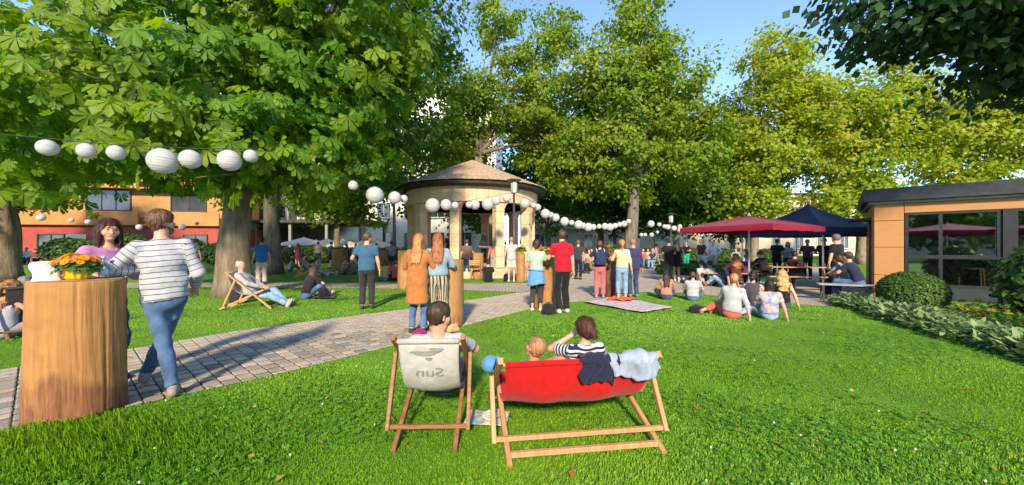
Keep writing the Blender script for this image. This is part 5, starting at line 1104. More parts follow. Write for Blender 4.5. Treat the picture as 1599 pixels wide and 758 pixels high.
        l_ = MB().tube([hd_ + HX * x + HY_ * (.0835 - abs(x) * .35) - HU * .052 for x in (-.022, -.01, 0, .01, .022)], [.001, .0036, .0040, .0036, .001], 8); l_.v = [tuple(A(*v) * s) for v in l_.v]; l_.build('lips', mat('lips', (.46, .20, .15)), body, True)
    if 'beard' in (extra or ()):
        hd_, HX, HY_, HU = J['head'], J['HX'], J['HY'], J['HU']; F = fld(hd_ - .15, hd_ + .15, .0075); F.seg(hd_ + HY_ * .022 - HU * .035, hd_ + HY_ * .046 - HU * .082, (.063, .058), (.046, .04), HX, .02); F.cut(hd_ - HU * .038, HU - HY_ * .3); out('beard', [F.mesh()], hairmat(hair[1]), body)
    body['J'] = 0; del body['J']
    return body, J, s
JE = ('jeans', (.055, .105, .20)); JD = ('jeans', (.022, .042, .09)); JL = ('jeans', (.16, .25, .36)); BLK = (.015, .015, .018); NVY = (.022, .028, .07); WHT = (.47, .455, .45); GRY = (.14, .14, .15)
BR, DB, BL, GY, RD = (.09, .045, .022), (.03, .018, .012), (.42, .24, .09), (.30, .28, .26), (.22, .075, .025)

# ------------------------------------------------------------------ people near the camera
person('man in white long-sleeved top with navy stripes and jeans leaning on the broad stump', (-3.40, 3.60), 1.80, 36, 'stand', False, ('long', ('stripe', (.46, .455, .48), (.03, .032, .07), .050, .13, 'v'), {'hem': -.03, 'loose': .014}), ('long', JE, {'loose': .002}), ('short', (.12, .055, .028)), SK1, 0, (.30, .26, .22),
       ov=dict(lean=3, roll=-4, pel=(.03, 0, .93), head=(-62, -4, 0), hl=(-.15, .12, 1.19), el=(-.9, -.3, -.55), hr=(.25, .20, 1.0), er=(.55, -1, -.1), fl=(.10, -.10, .085), fr=(-.15, .26, .17), tr=(-.15, .40, -.9), kr=(.2, 1, 0)), extra=('beard',), bulk=.93)
person('woman in pink top with dark red hair behind the broad stump', G(163, 597), 1.74, -108, 'table', True, ('long', (.50, .22, .43), {'hem': -.06}), ('long', JD), ('bob', (.055, .014, .012)), SK1, 0, BLK, face=True,
       ov=dict(head=(-12, 8, 0), hl=(-.04, .26, 1.16), hr=(.22, .22, 1.18)))
person('woman in rust-orange long coat and blue jeans by the stump', G(652, 521), 1.66, -4, 'table', True, ('coat', (.44, .165, .045), {'hem': -.40, 'loose': .03}), ('long', JE, {'loose': .002}), ('long', (.40, .17, .05)), SK1, 1, (.05, .03, .03), ov=dict(head=(-28, 6, 0)))
person('woman in denim jacket and cream striped trousers with long auburn hair', G(684, 517), 1.68, 12, 'akimbo', True, ('long', (.27, .38, .46), {'hem': .05, 'loose': .03}), ('long', ('stripe', (.50, .43, .31), (.04, .035, .03), .030, .42, 'h'), {'loose': .03, 'flare': .035}), ('long', (.26, .085, .025)), SK1, 1, (.3, .2, .1))
person('bearded man in teal-blue t-shirt and charcoal trousers standing on the lawn', G(573, 483), 1.76, 14, 'stand', False, ('short', (.045, .125, .21), {'hem': -.05, 'loose': .014}), ('long', (.04, .034, .038)), ('short', (.10, .05, .025)), SK1, 1, (.06, .05, .05), ov=dict(head=(-55, 4, 0), hl=(-.24, .22, 1.08), el=(-.6, -.8, -.4)), extra=('beard',))
person('woman in mint t-shirt with a blue jacket tied round her waist', G(838, 487), 1.60, -12, 'table_r', True, ('short', (.40, .50, .38), {'hem': .06}), ('capri', (.05, .045, .045), {'loose': .005}), ('bun', (.06, .028, .018)), SK2, 1, (.6, .5, .42))
person('man in red polo shirt and black trousers at the stump table', G(880, 490), 1.80, 22, 'table_l', False, ('short', (.46, .010, .025), {'hem': -.05, 'loose': .018, 'collar': 1}), ('long', BLK, {'loose': .014}), ('short', (.06, .032, .02)), SK1, 1, (.5, .48, .45), ov=dict(head=(-12, -8, 0)))
def wrap_skirt(label, loc, rz, H, col):
    P = []; s = H / 1.75
    for i in range(12):
        t = i / 11; row = []
        for a in np.linspace(0, 2 * PI, 49): rr = (.178 + .035 * t) * (1 + .03 * t * math.sin(9 * a + 2 * t)); row.append((rr * math.cos(a) * s, rr * .82 * math.sin(a) * s, (1.02 - .36 * t - .03 * t * math.sin(a * 2)) * s))
        P.append(row)
    root = sheet(P, -.006).build('tied_jacket', clothmat(col), None, True); root.location = loc; root.rotation_euler = (0, 0, R(rz)); tag(root, label, 'jacket')
    MB().tube([(.19 * s * math.cos(a), .155 * s * math.sin(a), (1.015 + .012 * math.sin(2 * a)) * s) for a in np.linspace(0, 2 * PI, 30)], .018, 8).build('knotted_sleeves', clothmat(col), root, True)
    return root
wrap_skirt('light blue jacket tied round the waist of the mint t-shirt woman', G(838, 487), -12, 1.60, (.13, .32, .60))
def cam_p(x, y, d): v = at(x, y, d); return v
# sitters in the near deck chairs
person('dark-haired man in white t-shirt eating in the teak deck chair', (DC1[0] + .005, DC1[1] + .66), 1.66, 2, 'deck', False, ('short', (.44, .43, .44), {'loose': .012, 'hem': .0}), ('long', JD), ('crop', (.035, .02, .013)), SK1, 0, (.4, .4, .4),
       ov=dict(pel=(0, 0, .30), lean=-35, head=(-50, 10, 0), hr=(.10, -.04, .74), er=(1, 0, -.75), hl=(-.12, .25, .45)))
person('small boy with reddish cropped hair lying back in the red double deck chair', (.13, 3.20), 1.28, 12, 'deck', False, ('tank', (.10, .12, .16)), ('shorts', NVY), ('crop', (.30, .13, .06)), (.58, .27, .17), 0, (.2, .2, .25), ov=dict(pel=(0, 0, .27), lean=-42, head=(30, -18, 8), hr=(.30, .12, .58), er=(1, -.1, .3)))
person('girl in navy striped top with brown bun in the red double deck chair', (.60, 3.26), 1.40, 8, 'deck', True, ('short', ('stripe', (.62, .62, .64), (.018, .022, .07), .045, .52, 'v')), ('long', JE), ('bun', (.085, .038, .02)), SK1, 0, (.3, .2, .2), ov=dict(pel=(0, 0, .27), lean=-22, head=(22, 10, -4), hl=(-.10, .05, .82), el=(-1, 0, -.7)))
roll = Field((-.09, -.07, -.06), (.09, .07, .06), .006); roll.seg((-.045, 0, 0), (.045, .01, 0), (.030, .027), None, None, .01); roll.seg((-.03, .005, .022), (.03, .015, .024), (.022, .02), None, None, .01); roll.ripple(.0015, 60)
o = onp('bread_roll', *roll.mesh(), mat('bread', (.50, .27, .10), (.62, .40, .20), scale=20), None, True); o.location = (-.49, 3.09, .76); o.rotation_euler = (.3, .2, .9); tag(o, 'half-eaten bread roll held to the mouth of the deck chair man', 'food')

# things on the red chair
def drape(name, label, cat, x0, x1, back, front, col, seed, chair=DC2, rz=8, zt=.63, bar=.16, skew=0.0, puff=.03):
    rg = np.random.default_rng(seed); nx, ns = 26, 30; P = []; ph = rg.uniform(0, 6, 5)
    for i in range(nx):
        u = i / (nx - 1); row = []; bl = back * (1 + .22 * math.sin(u * 5 + ph[0]) + skew * (u - .5)); fl = front * (1 + .2 * math.sin(u * 4 + ph[1]))
        tot = bl + fl
        for j in range(ns):
            v = j / (ns - 1) * tot - fl; r_ = .034 + puff * (.5 + .5 * math.sin(u * 8 + ph[2])) * .5
            if v < -.05: y, z = bar + r_ + .015 * math.sin(u * 11 + ph[3]), zt + (v + .05) * .95
            elif v > .05: y, z = bar - r_ - .022 * math.sin(u * 10 + ph[4]) * (v / back) + .17 * (v - .05), zt - (v - .05) * .97
            else: a = (v / .05) * PI / 2; y, z = bar - r_ * math.sin(a), zt + r_ * math.cos(a) * .9
            row.append((x0 + (x1 - x0) * u + .03 * math.sin(v * 20 + ph[0]) * (abs(v) > .05), y + .006 * math.sin(40 * u + 17 * v), z + .006 * math.sin(23 * u + ph[1])))
        P.append(row)
    o = sheet(P, .008).build(name, clothmat(col), None, True); o.location = chair; o.rotation_euler = (0, 0, R(rz)); return tag(o, label, cat)
drape('jacket', 'navy jacket draped over the back of the red deck chair', 'jacket', -.02, .27, .20, .10, (.018, .022, .05), 3, skew=.7, puff=.05)
drape('hoodie', 'pale blue hoodie draped over the corner of the red deck chair', 'hoodie', .20, .57, .17, .12, (.33, .39, .52), 5, skew=-.3, puff=.07)
ring = MB().tube([(.43 + .022 * math.cos(a), .075, .475 + .016 * math.sin(a)) for a in np.linspace(0, 2 * PI, 20)], .005, 6)
cp = Field((-.13, -.13, -.06), (.13, .17, .14), .008); cp.seg((0, 0, .02), (0, 0, .03), (.085, .095), None, None, .01, cap=.085); cp.cut((0, 0, -.005), (0, 0, -1)); cp.seg((0, .08, .0), (0, .11, .0), (.075, .06), None, None, .01, cap=.008); cp.ripple(.002, 40)
o = onp('blue_cap', *cp.mesh(), clothmat((.10, .26, .55)), None, True); o.location = (-.135, 2.66, .60); o.scale = (.72,) * 3; o.rotation_euler = (R(-20), R(-70), R(20)); tag(o, 'light blue cap hung on the post of the red deck chair', 'cap')
mat_p = MB(); P = [[(-.17 + .34 * i / 12, -.13 + .26 * j / 10, .045 + .008 * math.sin(i * 1.1) * math.sin(j * .9)) for j in range(11)] for i in range(13)]
o = sheet(P, -.004).build('paper_bag', clothmat(('print', (.55, .45, .32), (.62, .55, .42), (.20, .38, .42), (.6, .3, .2), (.66, .6, .5))), None, True); o.location = (-.20, 3.03, .01); o.rotation_euler = (0, 0, R(-6)); tag(o, 'flattened printed paper bag on the grass between the deck chairs', 'paper bag')
pl = empty('paper_plate', (-.135, 3.02, .068), 0, 'white paper plate with food scraps on the paper bag', 'plate')
MB().lathe([(.01, 0), (.07, .002), (.095, .014), (.108, .015), (.108, .018), (.094, .018), (.07, .006), (.01, .005)], 36).build('dish', mat('plate_white', (.72, .68, .62), rough=.5), pl, True)
fd = MB()
for i in range(4): fd.tube([(.05 * math.cos(i * 1.7) - .03, .05 * math.sin(i * 1.7), .018), (.05 * math.cos(i * 1.7) + .02, .05 * math.sin(i * 1.7) + .01, .026)], [.012, .009], 8)
fd.build('leftovers', mat('food_pink', (.55, .30, .18), (.62, .42, .28), scale=40), pl, True)
def bag(label, loc, size, col, rz=0, seed=1, name='backpack', cat='bag', z=0):
    sx, sy, sz = size; F = Field((-sx, -sy, -.02), (sx, sy, sz * 1.25), .014); F.seg((0, 0, sz * .15), (0, 0, sz * .72), (sx * .5, sy * .5), (sx * .42, sy * .40), None, .03, cap=sz * .25); F.cut((0, 0, 0), (0, 0, -1)); F.ripple(.005, 25, seed)
    o = onp(name, *F.mesh(), clothmat(col), None, True); o.location = (loc[0], loc[1], z); o.rotation_euler = (0, 0, R(rz)); tag(o, label, cat)
    MB().box((0, -sy * .42, sz * .35), (sx * .62, sy * .22, sz * .4), bev=.02).build('pocket', clothmat(col), o); MB().tube([(-.05, 0, sz * .9), (-.03, 0, sz * 1.05), (.03, 0, sz * 1.05), (.05, 0, sz * .9)], .01, 6).build('handle', clothmat(col), o)
    return o
bag('magenta bag lying on the grass edge at the feet of the orange coat', G(655, 529), (.26, .2, .14), (.33, .01, .10), 20, 2)
bag('black tote standing on the lawn beside the seated black t-shirt person', G(506, 467), (.30, .2, .32), BLK, 10, 3, 'tote_bag')
bag('black backpack lying on the lawn by the boy in white', G(1088, 488), (.40, .28, .16), BLK, 30, 4)
bag('black bag at the foot of the stump beside the mint t-shirt woman', G(857, 491), (.32, .26, .24), (.02, .018, .018), 0, 5)
bag('black bag on the grass beside the white shorts man', G(791, 440), (.26, .2, .34), BLK, 0, 6)
bag('black bag under the deck chair of the man in white', G(372, 474), (.42, .3, .4), (.035, .03, .03), 0, 7)
pk = G(937, 466); bkp = bag('navy drawstring backpack worn by the woman in pink trousers', (pk.x - .01, pk.y - .17), (.30, .17, .40), (.025, .04, .10), 0, 8, z=.94)
st = MB()
for s in (-1, 1): st.tube([(pk.x + s * .10, pk.y - .12, 1.28), (pk.x + s * .11, pk.y - .10, 1.36), (pk.x + s * .10, pk.y + .02, 1.39)], .011, 6)
st.v = [(x - pk.x + .01, y - pk.y + .17, z - .94) for x, y, z in st.v]; st.build('shoulder_straps', clothmat((.6, .58, .6)), bkp)
# picnic blanket and cloth
c = [G(912, 474), G(960, 466), G(1050, 483), G(1003, 491)]
def quadsheet(c, n, amp, z, seed):
    P = []
    for i in range(n):
        u = i / (n - 1); P.append([tuple(c[0].lerp(c[3], u).lerp(c[1].lerp(c[2], u), j / (n - 1)) + Vector((.02 * math.sin(j), 0, z + amp * (1 + math.sin(u * 13 + seed) * math.sin(j * .9 + seed))))) for j in range(n)])
    return P
tag(sheet(quadsheet(c, 22, .008, .045, 1), .006).build('picnic_blanket', clothmat(('print', (.48, .36, .38), (.56, .46, .46), (.40, .32, .40), (.6, .5, .48))), None, True), 'pale pink patterned picnic blanket spread on the lawn', 'blanket')
c = [G(946, 473), G(960, 468.5), G(992, 471), G(985, 475)]
tag(sheet(quadsheet(c, 16, .03, .065, 2), .006).build('orange_cloth', clothmat((.68, .09, .02)), None, True), 'crumpled orange cloth on the picnic blanket', 'cloth')
c = [G(488, 468), G(492, 462), G(524, 462), G(522, 468)]
tag(sheet(quadsheet(c, 14, .01, .045, 3), .006).build('dark_blanket', clothmat((.03, .05, .08)), None, True), 'dark blue blanket under the black tote', 'blanket')

# ------------------------------------------------------------------ people further off
PE = [
 # label, x, y, H, rz, pose, fem, shirt, legs, hair, skin, shoes, ov, lvl
 ('grey-haired man in white shirt reclining in the deck chair under the chestnut', None, None, 1.76, -80, 'deck', False, ('long', WHT), ('long', JL), ('bald', (.4, .38, .35)), SK1, (.4, .38, .36), dict(pel=(0, 0, .34), lean=-30, head=(0, 10, 0)), 1),
 ('person in blue and green top with a brown shoulder bag beside the chestnut trunk', 409, 445, 1.78, 5, 'stand', True, ('short', (.03, .15, .36), {'hem': -.1, 'loose': .03}), ('long', (.52, .44, .36), {'loose': .02}), ('short', DB), SK2, BLK, None, 1),
 ('person in black t-shirt and jeans sitting on the lawn beside a black tote', 478, 467, 1.70, -60, 'gknees', True, ('short', (.025, .02, .022)), ('long', JE), ('bob', (.10, .05, .025)), SK1, (.2, .2, .2), dict(lean=22, head=(0, 20, 0), fl=(-.12, .62, .08), fr=(.12, .66, .08)), 1),
 ('short-haired woman in navy top and coral trousers wearing the drawstring backpack', 937, 466, 1.60, -5, 'akimbo', True, ('short', NVY, {'hem': .03}), ('long', (.62, .15, .15)), ('short', BR), SK1, (.2, .25, .35), dict(hr=(.30, .20, 1.02), er=(1, -.5, -.2), hl=(-.30, .20, 1.02)), 1),
 ('blonde woman in yellow striped top and light jeans standing on the picnic blanket edge', 972, 470, 1.63, 8, 'table_l', True, ('elbow', ('stripe', (.64, .47, .22), (.66, .58, .48), .05, .4, 'v'), {'hem': .0}), ('capri', JL), ('pony', BL), SK1, (.5, .3, .2), None, 1),
 ('balding man in navy shirt and jeans standing beside the blonde woman', 990, 465, 1.66, 20, 'table_l', False, ('long', (.045, .04, .12), {'hem': -.08}), ('long', JD), ('bald', (.25, .16, .1)), (.56, .24, .16), (.2, .2, .2), None, 1),
 ('girl in salmon top with black ponytail sitting cross-legged on the lawn', 1041, 468, 1.50, 8, 'gcross', True, ('tank', (.66, .22, .15)), ('long', JD), ('long', (.015, .012, .012)), SK2, (.1, .1, .1), None, 1),
 ('boy in white t-shirt sitting cross-legged on the lawn', 1082, 470, 1.42, -5, 'gcross', False, ('short', (.47, .465, .47)), ('long', JE), ('short', BR), SK1, (.35, .08, .06), None, 1),
 ('woman in loose white top and coral trousers sitting on the lawn', 1143, 497, 1.66, -6, 'gside', True, ('elbow', (.46, .445, .45), {'loose': .03}), ('capri', (.62, .13, .09)), ('short', (.36, .19, .07)), SK1, (.25, .15, .1), dict(roll=4), 1),
 ('woman in dark grey tank top with hair up sitting beyond the white-topped woman', 1175, 487, 1.66, -12, 'gcross', True, ('tank', (.07, .07, .085)), ('long', JD), ('bun', DB), SK1, (.1, .1, .1), None, 1),
 ('child with dark hair in a marbled lilac shirt sitting on the lawn', 1202, 499, 1.45, 14, 'gside', False, ('short', ('print', (.32, .28, .42), (.52, .40, .40), (.22, .28, .42), (.55, .42, .30), (.45, .42, .55)), {'loose': .02}), ('long', JL), ('bob', (.02, .014, .012)), SK2, (.1, .08, .07), dict(roll=2), 1),
 ('woman with long curly blonde hair in a black top leaning on one arm', 1222, 481, 1.62, 15, 'gout', True, ('tank', BLK), ('long', JD), ('curly', (.44, .26, .10)), SK1, (.1, .1, .1), dict(lean=0, hr=(.32, -.12, .05), hl=(-.1, .3, .3)), 1),
 ('woman with thick curly auburn hair in a brown jacket sitting near the parasol pole', 1150, 452, 1.70, 20, 'chair', True, ('long', (.12, .035, .025)), ('long', JD), ('curly', (.28, .11, .04)), SK1, (.1, .1, .1), dict(pel=(0, 0, .40)), 1),
 ('person in purple top sitting beside the curly auburn woman', 1166, 447, 1.68, -10, 'chair', True, ('short', (.16, .05, .15)), ('long', BLK), ('short', (.25, .10, .04)), SK1, (.1, .1, .1), dict(pel=(0, 0, .40)), 2),
 ('man in white t-shirt leaning back on the paving beside the salmon top girl', 1094, 446, 1.72, 50, 'gout', False, ('short', WHT), ('long', BLK), ('short', DB), SK3, (.5, .45, .4), dict(lean=-8), 2),
 ('man in pale grey t-shirt sitting on the paving with knees up', 1114, 447, 1.74, 55, 'gknees', False, ('short', (.50, .52, .56)), ('long', BLK), ('short', DB), SK2, (.5, .45, .4), None, 2),
 ('person in light jeans lounging on the paving with knees bent', 1134, 450, 1.72, 62, 'gout', False, ('short', NVY), ('long', JL), ('short', DB), SK2, (.35, .08, .06), dict(fl=(-.1, .66, .09), fr=(.12, .60, .09)), 2),
 ('man all in black standing on the plaza beside a long-haired woman', 1045, 441, 1.76, 8, 'phone', False, ('short', BLK, {'hem': -.08}), ('long', BLK), ('short', DB), SK2, BLK, None, 2),
 ('long dark-haired woman in short black dress standing on the plaza', 1058, 440, 1.70, 25, 'stand', True, ('short', BLK, {'hem': -.30}), None, ('long', (.018, .014, .013)), SK1, (.6, .55, .5), None, 2),
 ('dark-clothed man standing alone beyond the red polo shirt', 903, 437, 1.72, -20, 'phone', False, ('short', (.04, .045, .065), {'hem': -.06}), ('long', BLK), ('short', (.13, .07, .03)), SK1, BLK, None, 2),
 ('person with bright green trousers standing beyond the plaza', 1073, 419, 1.76, 160, 'table', True, ('short', BLK), ('long', (.02, .42, .22)), ('short', (.2, .1, .05)), SK1, (.5, .5, .5), None, 2),
 ('person in brown top and white trousers standing on the plaza', 1096, 427, 1.84, 150, 'stand', True, ('short', (.06, .04, .035)), ('long', WHT), ('long', (.3, .14, .06)), SK1, (.5, .5, .5), None, 2),
 ('man in white shirt with beige trousers, hand on hip, on the plaza', 1114, 428, 1.76, 170, 'akimbo', False, ('long', (.66, .62, .60)), ('long', (.52, .40, .30)), ('bald', (.2, .15, .1)), SK1, (.3, .3, .3), None, 2),
 ('small child in blue dungarees standing between the adults on the plaza', 1101, 430, 1.15, 170, 'stand', False, ('short', (.5, .5, .6)), ('long', JL), ('short', BR), SK1, (.3, .3, .3), None, 2),
 ('man in brown t-shirt and jeans standing before the pavilion', 729, 435, 1.76, -12, 'table_r', False, ('short', (.16, .095, .08), {'hem': -.07}), ('long', JD), ('short', BR), SK1, (.3, .3, .3), dict(fl=(-.16, .0, .085), fr=(.10, .10, .085)), 2),
 ('bald man in pink t-shirt and light jeans facing the pavilion', 772, 433, 1.76, 0, 'stand', False, ('short', (.56, .20, .22), {'hem': -.06}), ('long', JL), None, SK1, (.4, .4, .5), None, 2),
 ('person in black sitting on the grass strip before the pavilion', 763, 441, 1.66, 5, 'gknees', False, ('short', BLK), ('long', BLK), ('short', DB), SK1, BLK, None, 2),
 ('man in white t-shirt and white shorts standing behind the lamp post', 799, 441, 1.82, -5, 'stand', False, ('short', (.48, .465, .46), {'hem': -.08}), ('shorts', (.66, .62, .56)), ('crop', (.35, .18, .08)), SK1, (.6, .6, .6), None, 2),
 ('girl in black t-shirt sitting on the slatted folding chair', 742, 434, 1.55, 0, 'chair', True, ('short', BLK), ('long', (.07, .05, .04)), ('pony', (.28, .10, .04)), SK1, (.6, .5, .5), None, 2),
 ('yellow-shirted musician performing in the pavilion', 820, 423.5, 1.80, 165, 'table', False, ('short', (.62, .42, .04)), ('long', (.5, .45, .38)), ('short', DB), SK2, BLK, dict(), 2),
 ('man in grey t-shirt and black shorts leaning at the rear lawn stump', 516, 420, 1.76, -60, 'table', False, ('short', (.10, .095, .10), {'hem': -.05}), ('shorts', BLK), ('short', DB), SK1, BLK, None, 2),
 ('woman in navy dress standing by the rear lawn stump', 543, 420, 1.66, 60, 'table', True, ('short', NVY, {'hem': -.32}), None, ('long', (.10, .03, .02)), SK1, BLK, None, 2),
 ('woman in beige top standing behind the teal t-shirt man', 587, 420, 1.66, -40, 'table', True, ('short', (.48, .42, .36)), ('long', GRY), ('bun', BR), SK1, BLK, None, 2),
 ('man in pale blue shirt standing on the rear lawn by the pillar', 612, 423, 1.76, 20, 'table_l', False, ('short', (.42, .48, .60), {'hem': -.08}), ('shorts', (.10, .07, .05)), ('short', DB), SK1, BLK, None, 2),
 ('person in mustard top sitting on the rear lawn beside the red shirt', 601, 439, 1.66, -8, 'gcross', True, ('short', (.52, .33, .10)), ('long', JE), ('bob', (.05, .025, .02)), SK1, BLK, None, 2),
 ('person in red shirt sitting on the rear lawn beside the mustard top', 619, 439, 1.62, 8, 'gcross', True, ('short', (.62, .06, .07)), ('long', BLK), ('short', (.12, .06, .03)), SK1, BLK, None, 2),
 ('person in orange top sitting on the rear lawn holding a paper', 536, 427, 1.66, -70, 'gknees', True, ('tank', (.62, .26, .05)), ('long', (.16, .15, .14)), ('bun', (.2, .09, .04)), SK1, BLK, None, 2),
 ('person in grey-green shirt seated beside the orange top on the rear lawn', 553, 429, 1.66, 60, 'gknees', False, ('short', (.20, .19, .15)), ('long', GRY), ('short', DB), SK1, BLK, None, 2),
 ('person with straw hat sitting far back on the rear lawn', 453, 425, 1.66, -90, 'gknees', True, ('tank', (.60, .55, .48)), ('long', GRY), ('bob', BR), SK1, BLK, None, 2),
 ('person in grey lying back in the grey deck chair', None, 1, 1.72, -70, 'deck', False, ('short', (.26, .25, .25)), ('shorts', (.30, .30, .32)), ('short', DB), SK1, WHT, dict(lean=-30, pel=(0, 0, .34)), 2),
 ('person in grey hoodie sitting behind the grey deck chair', 497, 432, 1.70, -75, 'gout', False, ('long', (.30, .30, .33)), ('long', (.36, .35, .34)), ('short', DB), SK1, WHT, dict(lean=-10), 2),
 ('man in white shirt on the bench before the dark shrubs', 42, 414, 1.76, 170, 'chair', False, ('long', (.62, .64, .70)), ('long', NVY), ('short', DB), SK2, BLK, None, 2),
 ('man in navy beside the white shirt on the far bench', 33, 414, 1.76, 170, 'chair', False, ('long', NVY), ('long', BLK), ('short', DB), SK2, BLK, None, 2),
 ('grey-shirted man walking behind the striped-shirt man', 306, 434, 1.80, -60, 'walk', False, ('short', (.15, .14, .15)), ('long', BLK), ('short', DB), SK2, BLK, None, 2),
 ('man in black sitting on the beer bench beside the tent leg', 1197, 449, 1.78, 60, 'chairfwd', False, ('long', BLK), ('long', (.06, .06, .07)), ('bald', (.1, .06, .04)), SK1, BLK, None, 1),
 ('person in black and red jacket sitting on the beer bench', 1247, 453, 1.76, 30, 'chairfwd', False, ('short', (.035, .012, .014)), ('long', JD), ('short', DB), SK2, (.1, .1, .1), None, 1),
 ('man in black t-shirt standing behind the tent leg', 1213, 434, 1.80, -20, 'table', False, ('short', BLK), ('long', BLK), ('short', DB), SK1, BLK, None, 2),
 ('bar worker in black t-shirt facing out from under the tent', 1288, 441, 1.78, 175, 'table', False, ('short', BLK), ('long', BLK), ('short', DB), SK1, BLK, None, 2),
 ('man in black polo and black trousers standing beside the kiosk', 1308, 463, 1.80, 60, 'stand', False, ('short', (.012, .016, .022), {'hem': -.06}), ('long', BLK), ('crop', (.12, .10, .09)), SK1, BLK, None, 1),
 ('man in navy t-shirt and jeans seated on the bench at the kiosk', 1342, 472, 1.78, 75, 'chairfwd', False, ('short', (.025, .03, .06)), ('long', JE), ('short', (.05, .025, .015)), SK1, (.2, .2, .2), None, 1),
 ('woman in grey top seated beside the navy t-shirt man at the kiosk', 1324, 468, 1.64, 70, 'chairfwd', True, ('short', (.22, .25, .30)), ('long', BLK), ('bun', BR), SK1, (.5, .45, .3), None, 1),
 ('woman in pale top sitting on the grass behind the broad stump', 6, 528, 1.66, -60, 'gcross', True, ('tank', (.40, .37, .42)), ('shorts', (.35, .3, .28)), ('curly', (.30, .13, .05)), SK1, (.1, .1, .1), None, 1),
 ('person in dark jacket seated beside the pale-topped woman by the stump', 26, 512, 1.70, -50, 'gknees', False, ('long', (.02, .03, .03)), ('long', NVY), ('short', (.2, .18, .16)), SK1, (.1, .1, .1), None, 1),
 ('woman in plum dress standing by the hotel hedge', 466, 419, 1.66, 30, 'phone', True, ('short', (.14, .03, .08), {'hem': -.32}), None, ('bob', BR), SK1, BLK, None, 2),
 ('man in beige shirt standing far back beside the woman in plum', 497, 417, 1.78, -30, 'stand', False, ('short', (.40, .33, .25)), ('long', JD), ('short', DB), SK2, BLK, None, 2),
 ('woman in white blouse standing behind the rear lawn stump', 557, 418, 1.66, 150, 'table', True, ('short', (.54, .52, .50)), ('long', JE), ('long', BL), SK1, BLK, None, 2),
 ('man in dark green t-shirt standing near the hotel wall', 571, 416, 1.80, 10, 'stand', False, ('short', (.04, .09, .05)), ('long', BLK), ('short', BR), SK1, BLK, None, 2),
 ('person in teal jacket sitting on the rear lawn beside the pillar', 572, 432, 1.66, 20, 'gcross', True, ('long', (.05, .18, .20)), ('long', JE), ('long', DB), SK1, BLK, None, 2),
 ('man in maroon shirt standing inside the pavilion', 702, 423.5, 1.76, 170, 'phone', False, ('short', (.22, .03, .04)), ('long', BLK), ('short', DB), SK2, BLK, None, 2),
 ('woman in cream top standing inside the pavilion opening', 756, 421.5, 1.66, 165, 'table', True, ('short', (.5, .42, .32)), ('long', BLK), ('bob', DB), SK1, BLK, None, 2),
 ('drummer in dark shirt sitting in the pavilion', 790, 420.5, 1.76, 180, 'chairfwd', False, ('short', (.06, .06, .08)), ('long', JD), ('short', DB), SK2, BLK, None, 2),
 ('person in olive shirt standing beside the pavilion steps', 846, 426, 1.74, 30, 'table', False, ('short', (.12, .12, .06)), ('long', JD), ('short', BR), SK1, BLK, None, 2),
 ('woman in yellow dress standing behind the red polo shirt', 862, 424, 1.66, -20, 'stand', True, ('short', (.55, .38, .05), {'hem': -.30}), None, ('long', BR), SK1, BLK, None, 2),
 ('man in denim shirt sitting on the plaza wall beyond the backpack', 925, 423, 1.74, 160, 'chair', False, ('long', (.10, .16, .28)), ('long', BLK), ('short', DB), SK1, BLK, None, 2),
 ('woman in rose top walking beyond the forked maple', 1026, 417, 1.66, 60, 'walk', True, ('short', (.5, .2, .22)), ('long', JL), ('pony', BR), SK1, BLK, None, 2),
 ('bar worker in grey cap behind the beer tables', 1262, 436, 1.76, 170, 'table', False, ('short', (.09, .09, .10)), ('long', BLK), ('short', DB), SK1, BLK, None, 2),
 ('woman in light blue top behind the beer table under the tent', 1232, 433, 1.66, 160, 'table', True, ('short', (.30, .40, .52)), ('long', BLK), ('bob', BR), SK1, BLK, None, 2),
]
for (lab, x, y, H_, rz, po, fem, sh_, lg_, ha, sk, sho, ov, lv) in PE:
    if x is None:
        b_ = G(352, 482) if y is None else G(462, 433); f_ = Vector((-math.sin(R(rz)), math.cos(R(rz)), 0)); loc = b_ + f_ * .56
    else: loc = G(x, y)
    if x is not None: rz += math.degrees(math.atan2(-loc[0], loc[1]))
    person(lab, loc, H_, rz, po, fem, sh_, lg_, ha, sk, lv, sho, 'people in the park', ov=ov, z=.45 if 'pavilion' in lab and ('musician' in lab or 'inside' in lab or 'drummer' in lab) else 0, hat=(.55, .42, .20) if 'straw hat' in lab else None)
# seated crowd on the far benches and behind the plaza
rgc = np.random.default_rng(77); cols = [(.5, .12, .08), (.55, .5, .45), (.05, .06, .12), (.2, .3, .2), (.4, .3, .2), (.55, .35, .3), (.12, .12, .14), (.3, .4, .5)]
cn = ['rusty red', 'cream', 'navy', 'moss green', 'tan', 'salmon', 'charcoal', 'sky blue']; spots = [(1004, 419), (1012, 418), (1020, 420), (896, 424), (912, 425), (921, 427), (1158, 415), (1150, 416), (560, 416), (700, 418)]
where = ['at one end of the far bench', 'in the middle of the far bench', 'at the far bench with folded hands', 'beyond the dark-clothed man', 'behind the woman with the backpack', 'in the row behind the backpack', 'before the villa hedge', 'by the villa hedge, knees apart', 'far behind the rear lawn stumps', 'inside the pavilion shade']
for i, (x, y) in enumerate(spots):
    person('seated person in %s top %s' % (cn[i % 8], where[i]), G(x, y), 1.7, float(rgc.uniform(120, 200)), 'chair', i % 2 == 0, ('short', cols[i % 8]), ('long', [JE, BLK, JL, GRY][i % 4]), (['bob', 'short'][i % 2], [BR, DB, BL, RD][i % 4]), SK1, 2, BLK, 'people seated far back')
kp = (K0.x + math.cos(kd) * 3.1 - math.sin(kd) * 1.3, K0.y + math.sin(kd) * 3.1 + math.cos(kd) * 1.3)
